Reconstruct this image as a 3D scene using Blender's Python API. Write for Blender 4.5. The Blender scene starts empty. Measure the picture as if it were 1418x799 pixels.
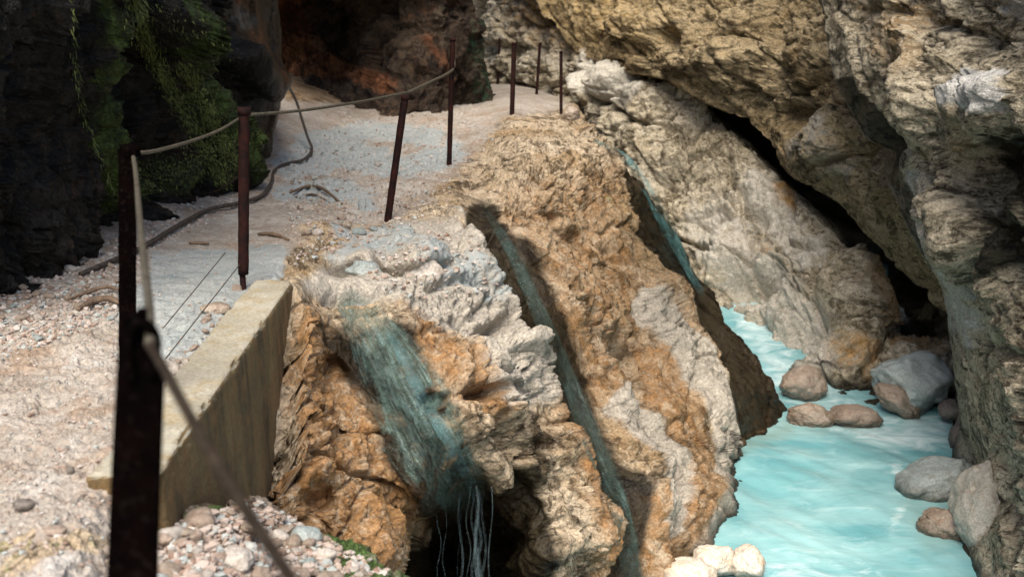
import bpy, bmesh, math, random
import numpy as np
from mathutils import Vector
from mathutils.bvhtree import BVHTree

random.seed(7)
SC = bpy.context.scene
COL = SC.collection

# ------------------------------------------------------------------ camera
F, CX, CY = 1400.0, 709.0, 399.5
PITCH = math.radians(14.1)
CAM = np.array([0.0, 0.0, 1.47])
SP, CP = math.sin(PITCH), math.cos(PITCH)
FWD = np.array([0, CP, -SP]); RGT = np.array([1.0, 0, 0]); UPV = np.array([0, SP, CP])
WATER = -2.9


def W(px, py, d):
    """photo pixel + distance along the view axis -> world point(s)"""
    px, py, d = np.asarray(px, float), np.asarray(py, float), np.asarray(d, float)
    a = (px - CX) / F; b = (CY - py) / F
    return CAM + d[..., None] * (FWD + a[..., None] * RGT + b[..., None] * UPV)


def dz(py, z):
    b = (CY - py) / F
    return (CAM[2] - z) / (SP - b * CP)


def ray(px, py):
    a = (px - CX) / F; b = (CY - py) / F
    v = FWD + a * RGT + b * UPV
    return v


# ------------------------------------------------------------------ noise (numpy)
def _hash(ix, iy, iz, seed):
    h = (ix.astype(np.int64) * 374761393 + iy.astype(np.int64) * 668265263 + iz.astype(np.int64) * 2147483647 + seed * 974634777) & 0xFFFFFFFF
    h = ((h ^ (h >> 13)) * 1274126177) & 0xFFFFFFFF
    h = ((h ^ (h >> 16)) * 2246822519) & 0xFFFFFFFF
    return (h ^ (h >> 15)) & 0xFFFFFFFF


def rnd(ix, iy, iz, seed):
    return _hash(ix, iy, iz, seed) / 4294967295.0


def vnoise(p, seed=0):
    i = np.floor(p).astype(np.int64); f = p - i
    u = f * f * f * (f * (f * 6 - 15) + 10)
    out = 0
    for dx in (0, 1):
        for dy in (0, 1):
            for dz_ in (0, 1):
                h = _hash(i[:, 0] + dx, i[:, 1] + dy, i[:, 2] + dz_, seed)
                gx = ((h & 255) / 127.5 - 1); gy = (((h >> 8) & 255) / 127.5 - 1); gz = (((h >> 16) & 255) / 127.5 - 1)
                w = (u[:, 0] if dx else 1 - u[:, 0]) * (u[:, 1] if dy else 1 - u[:, 1]) * (u[:, 2] if dz_ else 1 - u[:, 2])
                out = out + w * (gx * (f[:, 0] - dx) + gy * (f[:, 1] - dy) + gz * (f[:, 2] - dz_))
    return out


def fbm(p, scale, octaves=4, seed=0, gain=0.5, ridged=False):
    a, s, tot = 1.0, scale, 0
    for o in range(octaves):
        n = vnoise(p * s + 17.3 * o, seed + o * 11)
        tot = tot + a * ((0.5 - np.abs(n) * 1.6) if ridged else n)
        a *= gain; s *= 2.03
    return tot


def facets(p, scale, seed=0, tilt=0.5):
    """broken-rock noise: every cell a tilted plane with its own offset; returns (height, edge distance)"""
    q = p * scale
    i = np.floor(q).astype(np.int64)
    n = len(p)
    best = np.full(n, 9e9); sec = np.full(n, 9e9); h = np.zeros(n)
    for dx in (-1, 0, 1):
        for dy in (-1, 0, 1):
            for dz_ in (-1, 0, 1):
                a, b, c = i[:, 0] + dx, i[:, 1] + dy, i[:, 2] + dz_
                r1, r2, r3 = rnd(a, b, c, seed), rnd(a, b, c, seed + 1), rnd(a, b, c, seed + 2)
                v0 = q[:, 0] - a - r1; v1 = q[:, 1] - b - r2; v2 = q[:, 2] - c - r3
                d = v0 * v0 + v1 * v1 + v2 * v2
                t1, t2, t3, t4 = (rnd(a, b, c, seed + 3 + k) - 0.5 for k in range(4))
                hh = 2 * tilt * (v0 * t1 + v1 * t2 + v2 * t3) + t4
                m = d < best
                sec = np.where(m, best, np.minimum(sec, d))
                h = np.where(m, hh, h)
                best = np.where(m, d, best)
    return h, np.sqrt(sec) - np.sqrt(best)


def seg_dist(px, py, pl):
    best = np.full(px.shape, 1e9); tt = np.zeros(px.shape)
    L = 0.0
    for (x0, y0), (x1, y1) in zip(pl[:-1], pl[1:]):
        vx, vy = x1 - x0, y1 - y0
        l2 = vx * vx + vy * vy
        t = np.clip(((px - x0) * vx + (py - y0) * vy) / l2, 0, 1)
        d = np.hypot(px - x0 - t * vx, py - y0 - t * vy)
        best = np.minimum(best, d)
    return best


def inside(px, py, pl):
    r = np.zeros(px.shape, bool)
    for (x0, y0), (x1, y1) in zip(pl, pl[1:] + pl[:1]):
        if y0 == y1: continue
        c = ((y0 > py) != (y1 > py)) & (px < (x1 - x0) * (py - y0) / (y1 - y0) + x0)
        r ^= c
    return r


def sstep(a, b, x):
    t = np.clip((x - a) / (b - a), 0, 1)
    return t * t * (3 - 2 * t)


def area(px, py, pl, soft):
    d = seg_dist(px, py, pl + pl[:1])
    s = np.where(inside(px, py, pl), d, -d)
    return sstep(-soft, soft, s)


def stroke(px, py, pl, r, soft=None):
    soft = soft or r
    return 1 - sstep(r - soft * .5, r + soft * .5, seg_dist(px, py, pl))


# ------------------------------------------------------------------ rock patches
def tps(ctrl, px, py):
    """thin-plate spline of 1/depth through control points (x, y, depth)"""
    c = np.array(ctrl, float)
    x, y, v = c[:, 0] / 400, c[:, 1] / 400, 1 / c[:, 2]
    n = len(c)
    def k(r2): return np.where(r2 > 1e-12, 0.5 * r2 * np.log(r2 + 1e-12), 0)
    K = k((x[:, None] - x) ** 2 + (y[:, None] - y) ** 2) + np.eye(n) * 1e-4
    Pm = np.c_[np.ones(n), x, y]
    A = np.block([[K, Pm], [Pm.T, np.zeros((3, 3))]])
    w = np.linalg.solve(A, np.r_[v, 0, 0, 0])
    out = np.empty(px.size)
    fx, fy = px.ravel() / 400, py.ravel() / 400
    for s in range(0, px.size, 20000):
        e = slice(s, s + 20000)
        out[e] = k((fx[e, None] - x) ** 2 + (fy[e, None] - y) ** 2) @ w[:n] + w[n] + w[n + 1] * fx[e] + w[n + 2] * fy[e]
    return 1 / np.clip(out.reshape(px.shape), 1 / 60, 1 / 0.8)


def interp(tab):
    a = np.array(tab, float)
    return lambda y: np.interp(y, a[:, 0], a[:, 1])


class Patch:
    def __init__(s, ys, left, right, ctrl, nx, ext_left=None, ext_right=None, xs_warp=None):
        """grid over a region of the view, carried to real depths; ext_* = (lateral, back, steps) rounds the edge off and takes it back behind"""
        u = np.linspace(0, 1, nx) if xs_warp is None else xs_warp(np.linspace(0, 1, nx))
        ys = np.asarray(ys, float)
        l, r = left(ys)[:, None], right(ys)[:, None]
        s.px = l + (r - l) * u[None, :]
        s.py = np.repeat(ys[:, None], nx, 1)
        s.P = W(s.px, s.py, tps(ctrl, s.px, s.py))
        for side, e in (('l', ext_left), ('r', ext_right)):
            if not e: continue
            lat, back, n = e
            th = np.linspace(0, math.pi / 2, n + 1)[1:]
            lat = lat(ys) if callable(lat) else np.repeat(np.array(lat, float)[None], len(ys), 0)
            back = back(ys) if callable(back) else np.repeat(np.array(back, float)[None], len(ys), 0)
            col = s.P[:, 0] if side == 'l' else s.P[:, -1]
            E = col[:, None] + np.sin(th)[None, :, None] * lat[:, None] + (1 - np.cos(th))[None, :, None] * back[:, None]
            xx = s.px[:, :1] if side == 'l' else s.px[:, -1:]
            X = np.repeat(xx, n, 1); Y = np.repeat(s.py[:, :1], n, 1)
            if side == 'l':
                s.P = np.concatenate([E[:, ::-1], s.P], 1); s.px = np.concatenate([X, s.px], 1); s.py = np.concatenate([Y, s.py], 1)
            else:
                s.P = np.concatenate([s.P, E], 1); s.px = np.concatenate([s.px, X], 1); s.py = np.concatenate([s.py, Y], 1)
        s.base = s.P.copy()

    def normals(s):
        du = np.gradient(s.P, axis=1); dv = np.gradient(s.P, axis=0)
        n = np.cross(dv, du)
        n /= np.linalg.norm(n, axis=2, keepdims=True) + 1e-12
        return n                                   # rows run down the picture, so dv x du faces the viewer

    def smooth_normals(s, k=6):
        n = s.normals()
        for _ in range(k):
            m = n.copy()
            m[1:-1] += n[2:] + n[:-2]; m[:, 1:-1] += n[:, 2:] + n[:, :-2]
            n = m / (np.linalg.norm(m, axis=2, keepdims=True) + 1e-12)
        return n

    def displace(s, h, n=None):
        n = s.smooth_normals() if n is None else n
        e = np.maximum(np.linalg.norm(np.gradient(s.P, axis=1), axis=2), np.linalg.norm(np.gradient(s.P, axis=0), axis=2))
        f = np.clip(.09 / e, .06, 1)
        for _ in range(4):
            g = f.copy(); g[1:-1] = np.minimum(g[1:-1], (f[2:] + f[:-2] + f[1:-1]) / 3); g[:, 1:-1] = np.minimum(g[:, 1:-1], (f[:, 2:] + f[:, :-2] + f[:, 1:-1]) / 3); f = g
        s.P = s.P + n * (h.reshape(s.px.shape) * f)[..., None]

    def mesh(s, name, mat, attrs, kind='structure', label=None, drop=None):
        ny, nx = s.px.shape
        me = bpy.data.meshes.new(name)
        co = s.P.reshape(-1, 3).astype(np.float32)
        me.vertices.add(len(co)); me.vertices.foreach_set('co', co.ravel())
        i = np.arange(ny * nx).reshape(ny, nx)
        q = np.stack([i[:-1, :-1], i[1:, :-1], i[1:, 1:], i[:-1, 1:]], -1).reshape(-1, 4)
        if drop is not None: q = q[~drop.ravel()[q[:, 0]]]
        me.loops.add(q.size); me.loops.foreach_set('vertex_index', q.ravel().astype(np.int32))
        me.polygons.add(len(q))
        me.polygons.foreach_set('loop_start', np.arange(0, q.size, 4, dtype=np.int32))
        me.polygons.foreach_set('use_smooth', np.ones(len(q), bool))
        me.update(); me.validate()
        for k, a in attrs.items():
            at = me.attributes.new(k, 'FLOAT', 'POINT')
            at.data.foreach_set('value', np.clip(a, 0, 1).astype(np.float32).ravel())
        me.materials.append(mat)
        o = bpy.data.objects.new(name, me); COL.objects.link(o)
        if kind: o['kind'] = kind
        s.obj = o
        return o


# ------------------------------------------------------------------ materials
class Nodes:
    def __init__(s, name):
        s.m = bpy.data.materials.new(name); s.m.use_nodes = True
        s.t = s.m.node_tree; s.t.nodes.clear()
        s.out = s.t.nodes.new('ShaderNodeOutputMaterial')
        s.co = s.t.nodes.new('ShaderNodeTexCoord').outputs['Object']

    def n(s, kind, **kw):
        nd = s.t.nodes.new(kind)
        for k, v in kw.items():
            if k in nd.inputs.keys() if isinstance(k, str) else False:
                s.set(nd.inputs[k], v)
            else:
                setattr(nd, k, v)
        return nd

    def set(s, inp, v):
        if isinstance(v, bpy.types.NodeSocket): s.t.links.new(v, inp)
        else: inp.default_value = v

    def noise(s, scale, detail=4, rough=0.55, vec=None, dist=0.0, out='Fac'):
        nd = s.t.nodes.new('ShaderNodeTexNoise')
        s.set(nd.inputs['Vector'], vec or s.co)
        nd.inputs['Scale'].default_value = scale; nd.inputs['Detail'].default_value = detail
        nd.inputs['Roughness'].default_value = rough; nd.inputs['Distortion'].default_value = dist
        return nd.outputs[out]

    def voro(s, scale, feature='F1', vec=None, out='Distance'):
        nd = s.t.nodes.new('ShaderNodeTexVoronoi'); nd.feature = feature
        s.set(nd.inputs['Vector'], vec or s.co); nd.inputs['Scale'].default_value = scale
        return nd.outputs[out]

    def map(s, v, a, b, c=0.0, d=1.0):
        nd = s.t.nodes.new('ShaderNodeMapRange')
        s.set(nd.inputs[0], v)
        for k, x in zip((1, 2, 3, 4), (a, b, c, d)): s.set(nd.inputs[k], x)
        return nd.outputs[0]

    def math(s, op, a, b=0.0, c=0.0):
        nd = s.t.nodes.new('ShaderNodeMath'); nd.operation = op
        s.set(nd.inputs[0], a); s.set(nd.inputs[1], b); s.set(nd.inputs[2], c)
        return nd.outputs[0]

    def mix(s, f, a, b, mode='MIX'):
        nd = s.t.nodes.new('ShaderNodeMix'); nd.data_type = 'RGBA'; nd.blend_type = mode
        s.set(nd.inputs[0], f); s.set(nd.inputs[6], a if not isinstance(a, tuple) else (*a, 1) if len(a) == 3 else a)
        s.set(nd.inputs[7], b if not isinstance(b, tuple) else (*b, 1) if len(b) == 3 else b)
        return nd.outputs[2]

    def attr(s, name):
        nd = s.t.nodes.new('ShaderNodeAttribute'); nd.attribute_name = name
        return nd.outputs['Fac']

    def scalevec(s, v, rot=(0, 0, 0), sc=(1, 1, 1)):
        nd = s.t.nodes.new('ShaderNodeMapping'); s.set(nd.inputs[0], v)
        nd.inputs['Rotation'].default_value = rot; nd.inputs['Scale'].default_value = sc
        return nd.outputs[0]

    def bump(s, h, strength, dist, normal=None):
        nd = s.t.nodes.new('ShaderNodeBump')
        s.set(nd.inputs['Height'], h); nd.inputs['Strength'].default_value = strength
        nd.inputs['Distance'].default_value = dist
        if normal: s.t.links.new(normal, nd.inputs['Normal'])
        return nd.outputs[0]

    def principled(s, **kw):
        nd = s.t.nodes.new('ShaderNodeBsdfPrincipled')
        for k, v in kw.items():
            s.set(nd.inputs[k.replace('_', ' ')], (*v, 1) if isinstance(v, tuple) and len(v) == 3 else v)
        return nd

    def finish(s, sh):
        s.t.links.new(sh if isinstance(sh, bpy.types.NodeSocket) else sh.outputs[0], s.out.inputs[0])
        return s.m


def rock_material(name, c_dark, c_mid, c_light, ochre=(0.42, 0.17, 0.045), pale=(0.55, 0.5, 0.44), moss=(0.035, 0.075, 0.012),
                  stretch=(1, 1, 1), rot=(0, 0, 0), fine=1.0, bump=1.0, rough=0.85, spec=.18):
    k = Nodes(name)
    sv = k.scalevec(k.co, rot, stretch)
    n1 = k.noise(0.9, 6, .6, sv, .4); n2 = k.noise(3.1, 6, .62, sv, .8); n3 = k.noise(13, 5, .65); n4 = k.noise(60 * fine, 3, .6)
    n5 = k.noise(5.5, 6, .7, sv, 1.2)
    c = k.mix(k.map(n1, .36, .64), c_mid, c_light)
    c = k.mix(k.map(n2, .50, .62, 0, .92), c, c_dark)
    n7 = k.noise(6.5, 7, .72, sv, 1.5); c = k.mix(k.map(n7, .52, .59, 0, .85), c, c_dark)
    c = k.mix(k.map(n3, .52, .66, 0, .6), c, c_light)
    # ochre stains with ragged edges
    oa = k.attr('ochre')
    o_c = k.mix(k.map(n5, .38, .66), ochre, tuple(min(1, x * 1.7 + .03) for x in ochre))
    o_c = k.mix(k.map(n3, .48, .66, 0, .7), o_c, (0.085, 0.042, 0.018))
    n6 = k.noise(7.5, 7, .75, k.scalevec(k.co, (.4, .9, .3), (1, 1.2, .7)), .6)
    o_c = k.mix(k.map(n6, .5, .64, 0, .75), o_c, c_light)
    of = k.map(k.math('ADD', oa, k.math('ADD', k.math('MULTIPLY_ADD', n5, 1.6, -.8), k.math('MULTIPLY_ADD', n1, 1.0, -.5))), .12, .95)
    c = k.mix(k.math('MULTIPLY', of, .88), c, o_c)
    pa = k.attr('pale')
    pc = k.mix(k.map(n3, .4, .65), pale, tuple(x * .62 for x in pale))
    pf = k.map(k.math('ADD', pa, k.math('MULTIPLY_ADD', n2, 1.0, -.5)), .32, .6)
    c = k.mix(k.math('MULTIPLY', pf, .92), c, pc)
    ma = k.attr('moss')
    mf = k.map(k.math('ADD', ma, k.math('MULTIPLY_ADD', n5, 1.3, -.65)), .35, .6)
    mc = k.mix(k.map(n4, .35, .65), moss, tuple(x * 2.3 for x in moss))
    c = k.mix(k.math('MULTIPLY', mf, .95), c, mc)
    # grain: specks and pits
    g = k.map(n4, .3, .7, .62, 1.3)
    c = k.mix(1.0, c, k.math('MULTIPLY', g, k.map(n3, .3, .7, .8, 1.16)), 'MULTIPLY')
    spk = k.map(k.voro(34 * fine), .10, .17, 1, 0)
    c = k.mix(k.math('MULTIPLY', spk, k.map(n5, .46, .58, 0, .85)), c, (0.025, .018, .012))
    # wet rock is darker and glossy; the same mask carries painted shade
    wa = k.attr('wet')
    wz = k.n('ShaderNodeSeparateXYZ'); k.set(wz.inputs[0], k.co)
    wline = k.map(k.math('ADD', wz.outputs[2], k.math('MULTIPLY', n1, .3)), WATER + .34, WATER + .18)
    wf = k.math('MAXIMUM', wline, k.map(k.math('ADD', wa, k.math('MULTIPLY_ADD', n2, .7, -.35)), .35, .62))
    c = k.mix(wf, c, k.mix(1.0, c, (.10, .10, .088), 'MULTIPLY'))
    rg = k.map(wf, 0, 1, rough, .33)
    h = k.math('ADD', k.math('MULTIPLY', n2, .5), k.math('MULTIPLY', n3, .35))
    b1 = k.bump(h, .75 * bump, .16)
    cr = k.map(k.noise(4.2, 4, .6, sv, 1.6), .485, .5, 1, 0)
    cr2 = k.map(k.noise(4.2, 4, .6, sv, 1.6), .5, .515, 0, 1)
    b2 = k.bump(k.math('MAXIMUM', cr, cr2), .35 * bump, .03, b1)
    b3 = k.bump(k.math('ADD', n4, k.noise(170 * fine, 2, .5)), .55 * bump, .012, b2)
    p = k.principled(Base_Color=c, Roughness=rg, Normal=b3)
    p.inputs['Specular IOR Level'].default_value = spec
    return k.finish(p)


M = {}
M['ridge'] = rock_material('tufa_rock', (.05, .034, .018), (.28, .19, .10), (.46, .38, .275), ochre=(.205, .102, .032), pale=(.47, .425, .355), stretch=(.85, 1.2, .8), fine=.8, bump=.7)
M['back'] = rock_material('pale_limestone', (.10, .078, .045), (.33, .275, .185), (.50, .455, .365), ochre=(.36, .20, .06), pale=(.58, .54, .46), rot=(0, math.radians(30), 0), stretch=(.9, 1, 1.3), fine=.7)
M['slab'] = rock_material('tan_limestone', (.055, .042, .022), (.235, .168, .085), (.37, .295, .18), ochre=(.32, .21, .07), pale=(.48, .44, .36), rot=(0, math.radians(40), 0), stretch=(.6, 1, 1.7), fine=.7)
M['right'] = rock_material('grey_limestone', (.032, .026, .017), (.21, .175, .115), (.46, .405, .305), ochre=(.22, .14, .06), pale=(.5, .49, .46), rot=(0, math.radians(55), 0), stretch=(.6, 1, 1.7), fine=.8)
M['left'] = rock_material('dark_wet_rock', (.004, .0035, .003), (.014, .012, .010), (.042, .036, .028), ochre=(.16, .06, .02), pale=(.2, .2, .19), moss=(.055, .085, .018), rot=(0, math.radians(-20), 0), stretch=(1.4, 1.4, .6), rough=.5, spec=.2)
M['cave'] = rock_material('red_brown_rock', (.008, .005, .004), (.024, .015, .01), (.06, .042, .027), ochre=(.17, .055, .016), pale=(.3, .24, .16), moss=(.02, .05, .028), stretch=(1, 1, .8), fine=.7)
M['rubble'] = rock_material('rubble_ground', (.09, .065, .045), (.27, .21, .16), (.42, .35, .29), moss=(.03, .055, .012))

# ------------------------------------------------------------------ the ridge: path, shoulder and slope down to the river
z = lambda x, y, zz: (x, y, float(dz(y, zz)))
ridge_ctrl = [
    z(-300, 1000, 0), z(0, 1000, 0), z(100, 900, 0), z(0, 799, 0), z(120, 799, -.02), z(0, 650, 0), z(0, 500, .02), z(0, 400, .08), z(120, 640, 0), z(200, 450, 0),
    z(200, 520, 0), z(300, 420, 0), z(330, 350, 0), z(120, 350, .1), z(-300, 600, .1), z(-300, 420, .4), z(345, 395, 0), z(400, 300, .02),
    z(430, 350, 0), z(470, 330, -.01), z(537, 305, -.03), z(540, 250, 0), z(430, 200, .08), z(600, 200, .1), z(622, 228, .05), z(500, 160, .15),
    z(640, 150, .2), z(560, 150, .2), z(710, 157, .27), z(747, 132, .28), z(690, 118, .35), z(400, 112, .66), z(520, 122, .45),
    z(600, 128, .36), z(300, 200, .2), z(200, 250, .2), z(760, 160, .19), z(780, 158, .16), z(800, 160, .1),
    z(200, 640, -.02), z(260, 570, -.05), z(330, 470, -.03), (405, 402, 5.85), (402, 450, 5.6), (386, 560, 5.15), (368, 690, 4.85), (300, 760, 4.4), (250, 830, 4.0),
    (400, 740, 5.0), (450, 780, 5.5), (450, 470, 6.0), (450, 600, 5.5), (550, 700, 5.8), (590, 705, 5.95), (545, 770, 5.65), (480, 400, 6.4), (520, 450, 6.4), (600, 560, 6.2),
    (645, 650, 6.4), (600, 745, 9.4), (640, 765, 9.9), (590, 820, 9.6), (660, 800, 9.8), (690, 745, 8.6), (700, 680, 7.0), (720, 600, 6.9), (720, 500, 7.2), (650, 400, 7.4), (590, 350, 7.3),
    (740, 760, 7.25), (800, 799, 7.6), (640, 300, 8.6), (700, 400, 8.0), (760, 500, 8.0), (800, 600, 8.1), (850, 700, 8.1), (875, 790, 8.0), (900, 600, 9.2),
    (950, 700, 8.8), z(1003, 700, -2.95), z(1003, 640, -2.95), z(1012, 750, -2.95), z(1025, 830, -3), z(1050, 950, -3), (880, 950, 7.0), (650, 950, 7.5), (500, 950, 5.5), (700, 280, 9.3), (760, 200, 12), (800, 300, 10.5), (850, 250, 12),
    (800, 400, 9.5), (900, 400, 11), (890, 240, 13.3), (832, 180, 14.2), (940, 330, 12.8), (985, 420, 12.4), (1025, 470, 12.2), z(1092, 575, -2.95), (980, 550, 10.8),
    (1000, 600, 10.6), (850, 500, 9.6), (930, 500, 10.6), (1060, 530, 11.8)]
rc = interp([(95, 765), (118, 775), (140, 785), (160, 800), (180, 832), (240, 893), (300, 929), (339, 953), (389, 978), (443, 999), (470, 1025), (530, 1065), (575, 1092),
             (600, 1062), (625, 1015), (650, 1003), (700, 1003), (750, 1012), (799, 1022), (960, 1050)])
rl = interp([(95, 330), (160, 200), (300, -60), (480, -260), (960, -300)])
ys = np.concatenate([np.linspace(95, 112, 16, endpoint=False), np.linspace(112, 290, 330, endpoint=False), np.linspace(290, 800, 370, endpoint=False), np.linspace(800, 960, 30)])
ext_b = lambda y: np.stack([np.interp(y, [500, 640], [-1.2, .5]), np.interp(y, [560, 640], [5.0, .3]), np.interp(y, [100, 560, 640], [-1.5, -.6, -.9])], 1)
ext_t = lambda y: np.stack([np.interp(y, [100, 200, 600], [.25, .35, .25]), 0 * y, np.interp(y, [100, 600], [-.3, -.25])], 1)
R = Patch(ys, rl, rc, ridge_ctrl, 760, ext_right=(ext_t, ext_b, 40))
px, py = R.px, R.py
pts = R.P.reshape(-1, 3)

path_poly = [(-400, 1000), (-400, 380), (200, 250), (350, 80), (775, 80), (790, 150), (700, 165), (640, 230), (545, 300), (450, 315), (400, 340), (395, 370), (395, 395), (215, 660), (200, 1000)]
wob = fbm(pts, .9, 3, 5).reshape(px.shape) * 45 * np.clip((py - 100) / 200, .1, 1)
pathm = area(px + wob, py + wob * .5, path_poly, 26 * 1.0)
trans = area(px, py, [(440, 385), (470, 320), (560, 290), (640, 230), (700, 165), (790, 160), (830, 190), (720, 240), (650, 300), (660, 400), (560, 430), (470, 420)], 30)

CAVEF = [(330, 90), (520, 90), (600, 118), (610, 132), (540, 142), (470, 145), (400, 140), (380, 130)]
WEDGE = [(858, 218), (890, 225), (930, 285), (960, 335), (990, 389), (1012, 443), (1040, 468), (1085, 529), (1110, 575), (1010, 610), (1003, 560), (996, 517), (962, 445), (926, 380), (893, 312), (872, 262)]
# hand-placed relief on the slope (pixel centre, radius in pixels, metres)
S1 = [(462, 398), (500, 430), (545, 480), (585, 540), (620, 600), (640, 660), (650, 700)]
S2 = [(668, 282), (710, 340), (748, 420), (778, 490), (814, 580), (848, 660), (867, 720), (876, 800), (880, 900)]
S3 = [(800, 178), (845, 203), (874, 224), (900, 265), (922, 305), (945, 345), (965, 382)]
rel = np.zeros(px.shape)
def bump(x, y, rx, ry, ang, amp):
    global rel
    c, s = math.cos(math.radians(ang)), math.sin(math.radians(ang))
    u = ((px - x) * c + (py - y) * s) / rx; v = (-(px - x) * s + (py - y) * c) / ry
    rel += amp * np.exp(-(u * u + v * v) ** 1.3)
def groove(pl, r, amp):
    global rel
    d = seg_dist(px + wob * .25, py, pl)
    rel -= amp * np.exp(-(d / r) ** 2)
groove(S1, 34, .12); groove(S2, 32, .20); groove(S3, 16, .12)
groove([(640, 300), (690, 390), (725, 480), (770, 580), (800, 680), (830, 790)], 14, -.10)
groove([(745, 330), (790, 430), (840, 530), (880, 640), (905, 740)], 26, -.12)
groove([(905, 420), (950, 500), (985, 590), (1000, 660)], 26, -.16)
groove([(840, 470), (880, 560), (930, 660), (950, 760)], 16, .14)
groove([(660, 430), (690, 470), (735, 520), (740, 560)], 10, .10)
groove([(640, 440), (660, 460), (700, 440)], 10, .12)
groove([(425, 628), (475, 650), (530, 668), (570, 700)], 4, .09); groove([(450, 570), (500, 590), (530, 600)], 4, .07); groove([(470, 395), (520, 405), (560, 400)], 6, .09); groove([(600, 395), (640, 385), (680, 400)], 6, .08)
groove([(690, 590), (720, 640), (735, 700)], 16, .18)
for x, y, rx, ry, a, m in [(478, 366, 20, 6, 10, -.12), (660, 545, 16, 12, 0, -.2), (545, 370, 22, 6, 20, -.1), (585, 355, 26, 20, 10, .12), (505, 360, 22, 12, 10, .09),
                          (470, 383, 40, 10, 8, .05), (555, 425, 40, 26, 40, .10), (700, 560, 34, 24, 60, .10), (680, 520, 10, 28, -20, .08), (650, 585, 30, 14, 50, .1), (690, 310, 10, 12, 40, -.2),
                          (760, 620, 28, 40, 60, .1), (880, 690, 36, 50, 60, .16), (915, 640, 26, 40, 60, .12), (960, 560, 26, 60, 70, .12), (870, 490, 24, 30, 0, -.16), (850, 340, 26, 12, 50, -.12),
                          (780, 330, 30, 12, 50, -.1), (735, 690, 30, 26, 0, -.18), (705, 760, 30, 30, 0, -.15), (760, 760, 16, 50, 70, .12), (985, 700, 26, 60, 80, .1), (700, 200, 40, 14, 20, .08), (790, 160, 16, 10, 0, .12)]:
    bump(x, y, rx, ry, a, m)

f1, e1 = facets(pts * np.array([1, .7, .8]) + fbm(pts, 1.6, 2, 41)[:, None] * .25, 1.5, 3, .6)
f2, e2 = facets(pts + fbm(pts, 4, 2, 43)[:, None] * .1, 4.5, 13, .7)
f3, e3 = facets(pts, 13, 23, .7)
b1 = fbm(pts, 1.1, 4, 1, .55); r1 = fbm(pts * np.array([1.6, .8, .55]), 2.6, 5, 2, .55, True); b2 = fbm(pts, 9, 4, 3, .6); b3 = fbm(pts, 34, 3, 4, .6)
steep = sstep(.82, .5, np.abs(R.smooth_normals(30)[..., 2])).ravel()
el = np.maximum(np.linalg.norm(np.gradient(R.P, axis=1), axis=2), np.linalg.norm(np.gradient(R.P, axis=0), axis=2)).ravel()
hf, mf = np.clip(.017 / el, 0, 1) ** 1.3, np.clip(.09 / el, 0, 1)
crag = np.maximum(area(px, py, [(670, 400), (720, 420), (760, 520), (750, 580), (690, 570), (650, 470)], 24), .8 * area(px, py, [(640, 170), (800, 170), (860, 260), (720, 300), (650, 260)], 30)).ravel()
wv = fbm(pts, .8, 2, 44)[:, None] * .35
dr = fbm((pts + wv) * np.array([.45, 2.0, .45]), 1.5, 5, 6, .55, True)      # draperies running down the fall line
dr2 = fbm((pts + wv) * np.array([.5, 2.6, .5]), 5.5, 3, 8, .55, True)
rough = crag * mf * (.05 * f2 + .04 * f3 * hf - .06 * np.exp(-(e2 / .09) ** 2)) + .15 * b1 + .09 * f1 + steep * .11 * (dr - .4) + mf * (.05 * f2 * sstep(-.3, .3, b1 + .1) + steep * .045 * (dr2 - .4) - .05 * np.exp(-(e1 / .04) ** 2)) + hf * (.030 * b2 + .032 * f3 - .02 * np.exp(-(e2 / .05) ** 2) + .011 * b3)
smooth_path = .03 * b1 + hf * (.014 * f2 + .016 * b2 + .010 * b3 + .016 * f3)
shape = px.shape
pm = pathm.ravel(); tr = trans.ravel()
ruts = area(px, py, [(380, 240), (470, 150), (660, 140), (640, 230), (560, 300), (420, 320)], 25).ravel()
h = rough * (1 - pm) * (1 - .45 * tr) + smooth_path * pm + ruts * mf * (.045 * f2 + .035 * r1 - .018)
s1band = stroke(px + wob * .4, py, [(475, 405), (520, 470), (555, 540), (585, 610), (625, 680)], 62, 30).ravel()
s2band = stroke(px + wob * .15, py, S2, 30, 16).ravel()
h = h * (1 - .55 * area(px, py, WEDGE, 10).ravel())
h = h * (1 - .6 * s1band) * (1 - .72 * s2band)
nrm = R.smooth_normals(20)
R.displace(rel.ravel() * (1 - .9 * pm) + h, nrm)
keep = rel; rel = np.zeros(px.shape)
for x, y, rx, ry, a in [(432, 571, 22, 8, 22), (471, 503, 17, 7, 35), (473, 598, 8, 7, 0), (399, 661, 9, 9, 0), (566, 723, 10, 9, 0), (445, 690, 16, 12, 30), (545, 370, 26, 5, 15), (480, 366, 22, 5, 10), (600, 372, 26, 5, -15), (610, 545, 12, 7, 20), (665, 545, 16, 8, 0), (670, 315, 14, 7, 30), (690, 450, 20, 8, -30), (715, 500, 18, 9, 20), (700, 540, 14, 7, 0), (800, 330, 16, 8, 40), (765, 300, 14, 6, 30), (885, 500, 14, 18, 0), (740, 620, 14, 10, 0)]:
    bump(x + 0 * y, y, rx * 1.15, ry * 1.2, a, .22)
for pl in ([(430, 628), (475, 648), (530, 668), (565, 700)], [(450, 575), (500, 592), (530, 600)], [(410, 500), (440, 520), (450, 545)]):
    rel += .05 * np.exp(-(seg_dist(px + wob * .3, py, pl) / 2.6) ** 2)
vd_ = R.base - CAM; vd_ /= np.linalg.norm(vd_, axis=2, keepdims=True)
R.P = R.P + vd_ * rel[..., None]
rel = keep
xk = np.interp(R.P[..., 1], [3.0, 3.3, 5.75, 6.0], [-1.26, -1.24, -1.34, -1.34])
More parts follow.
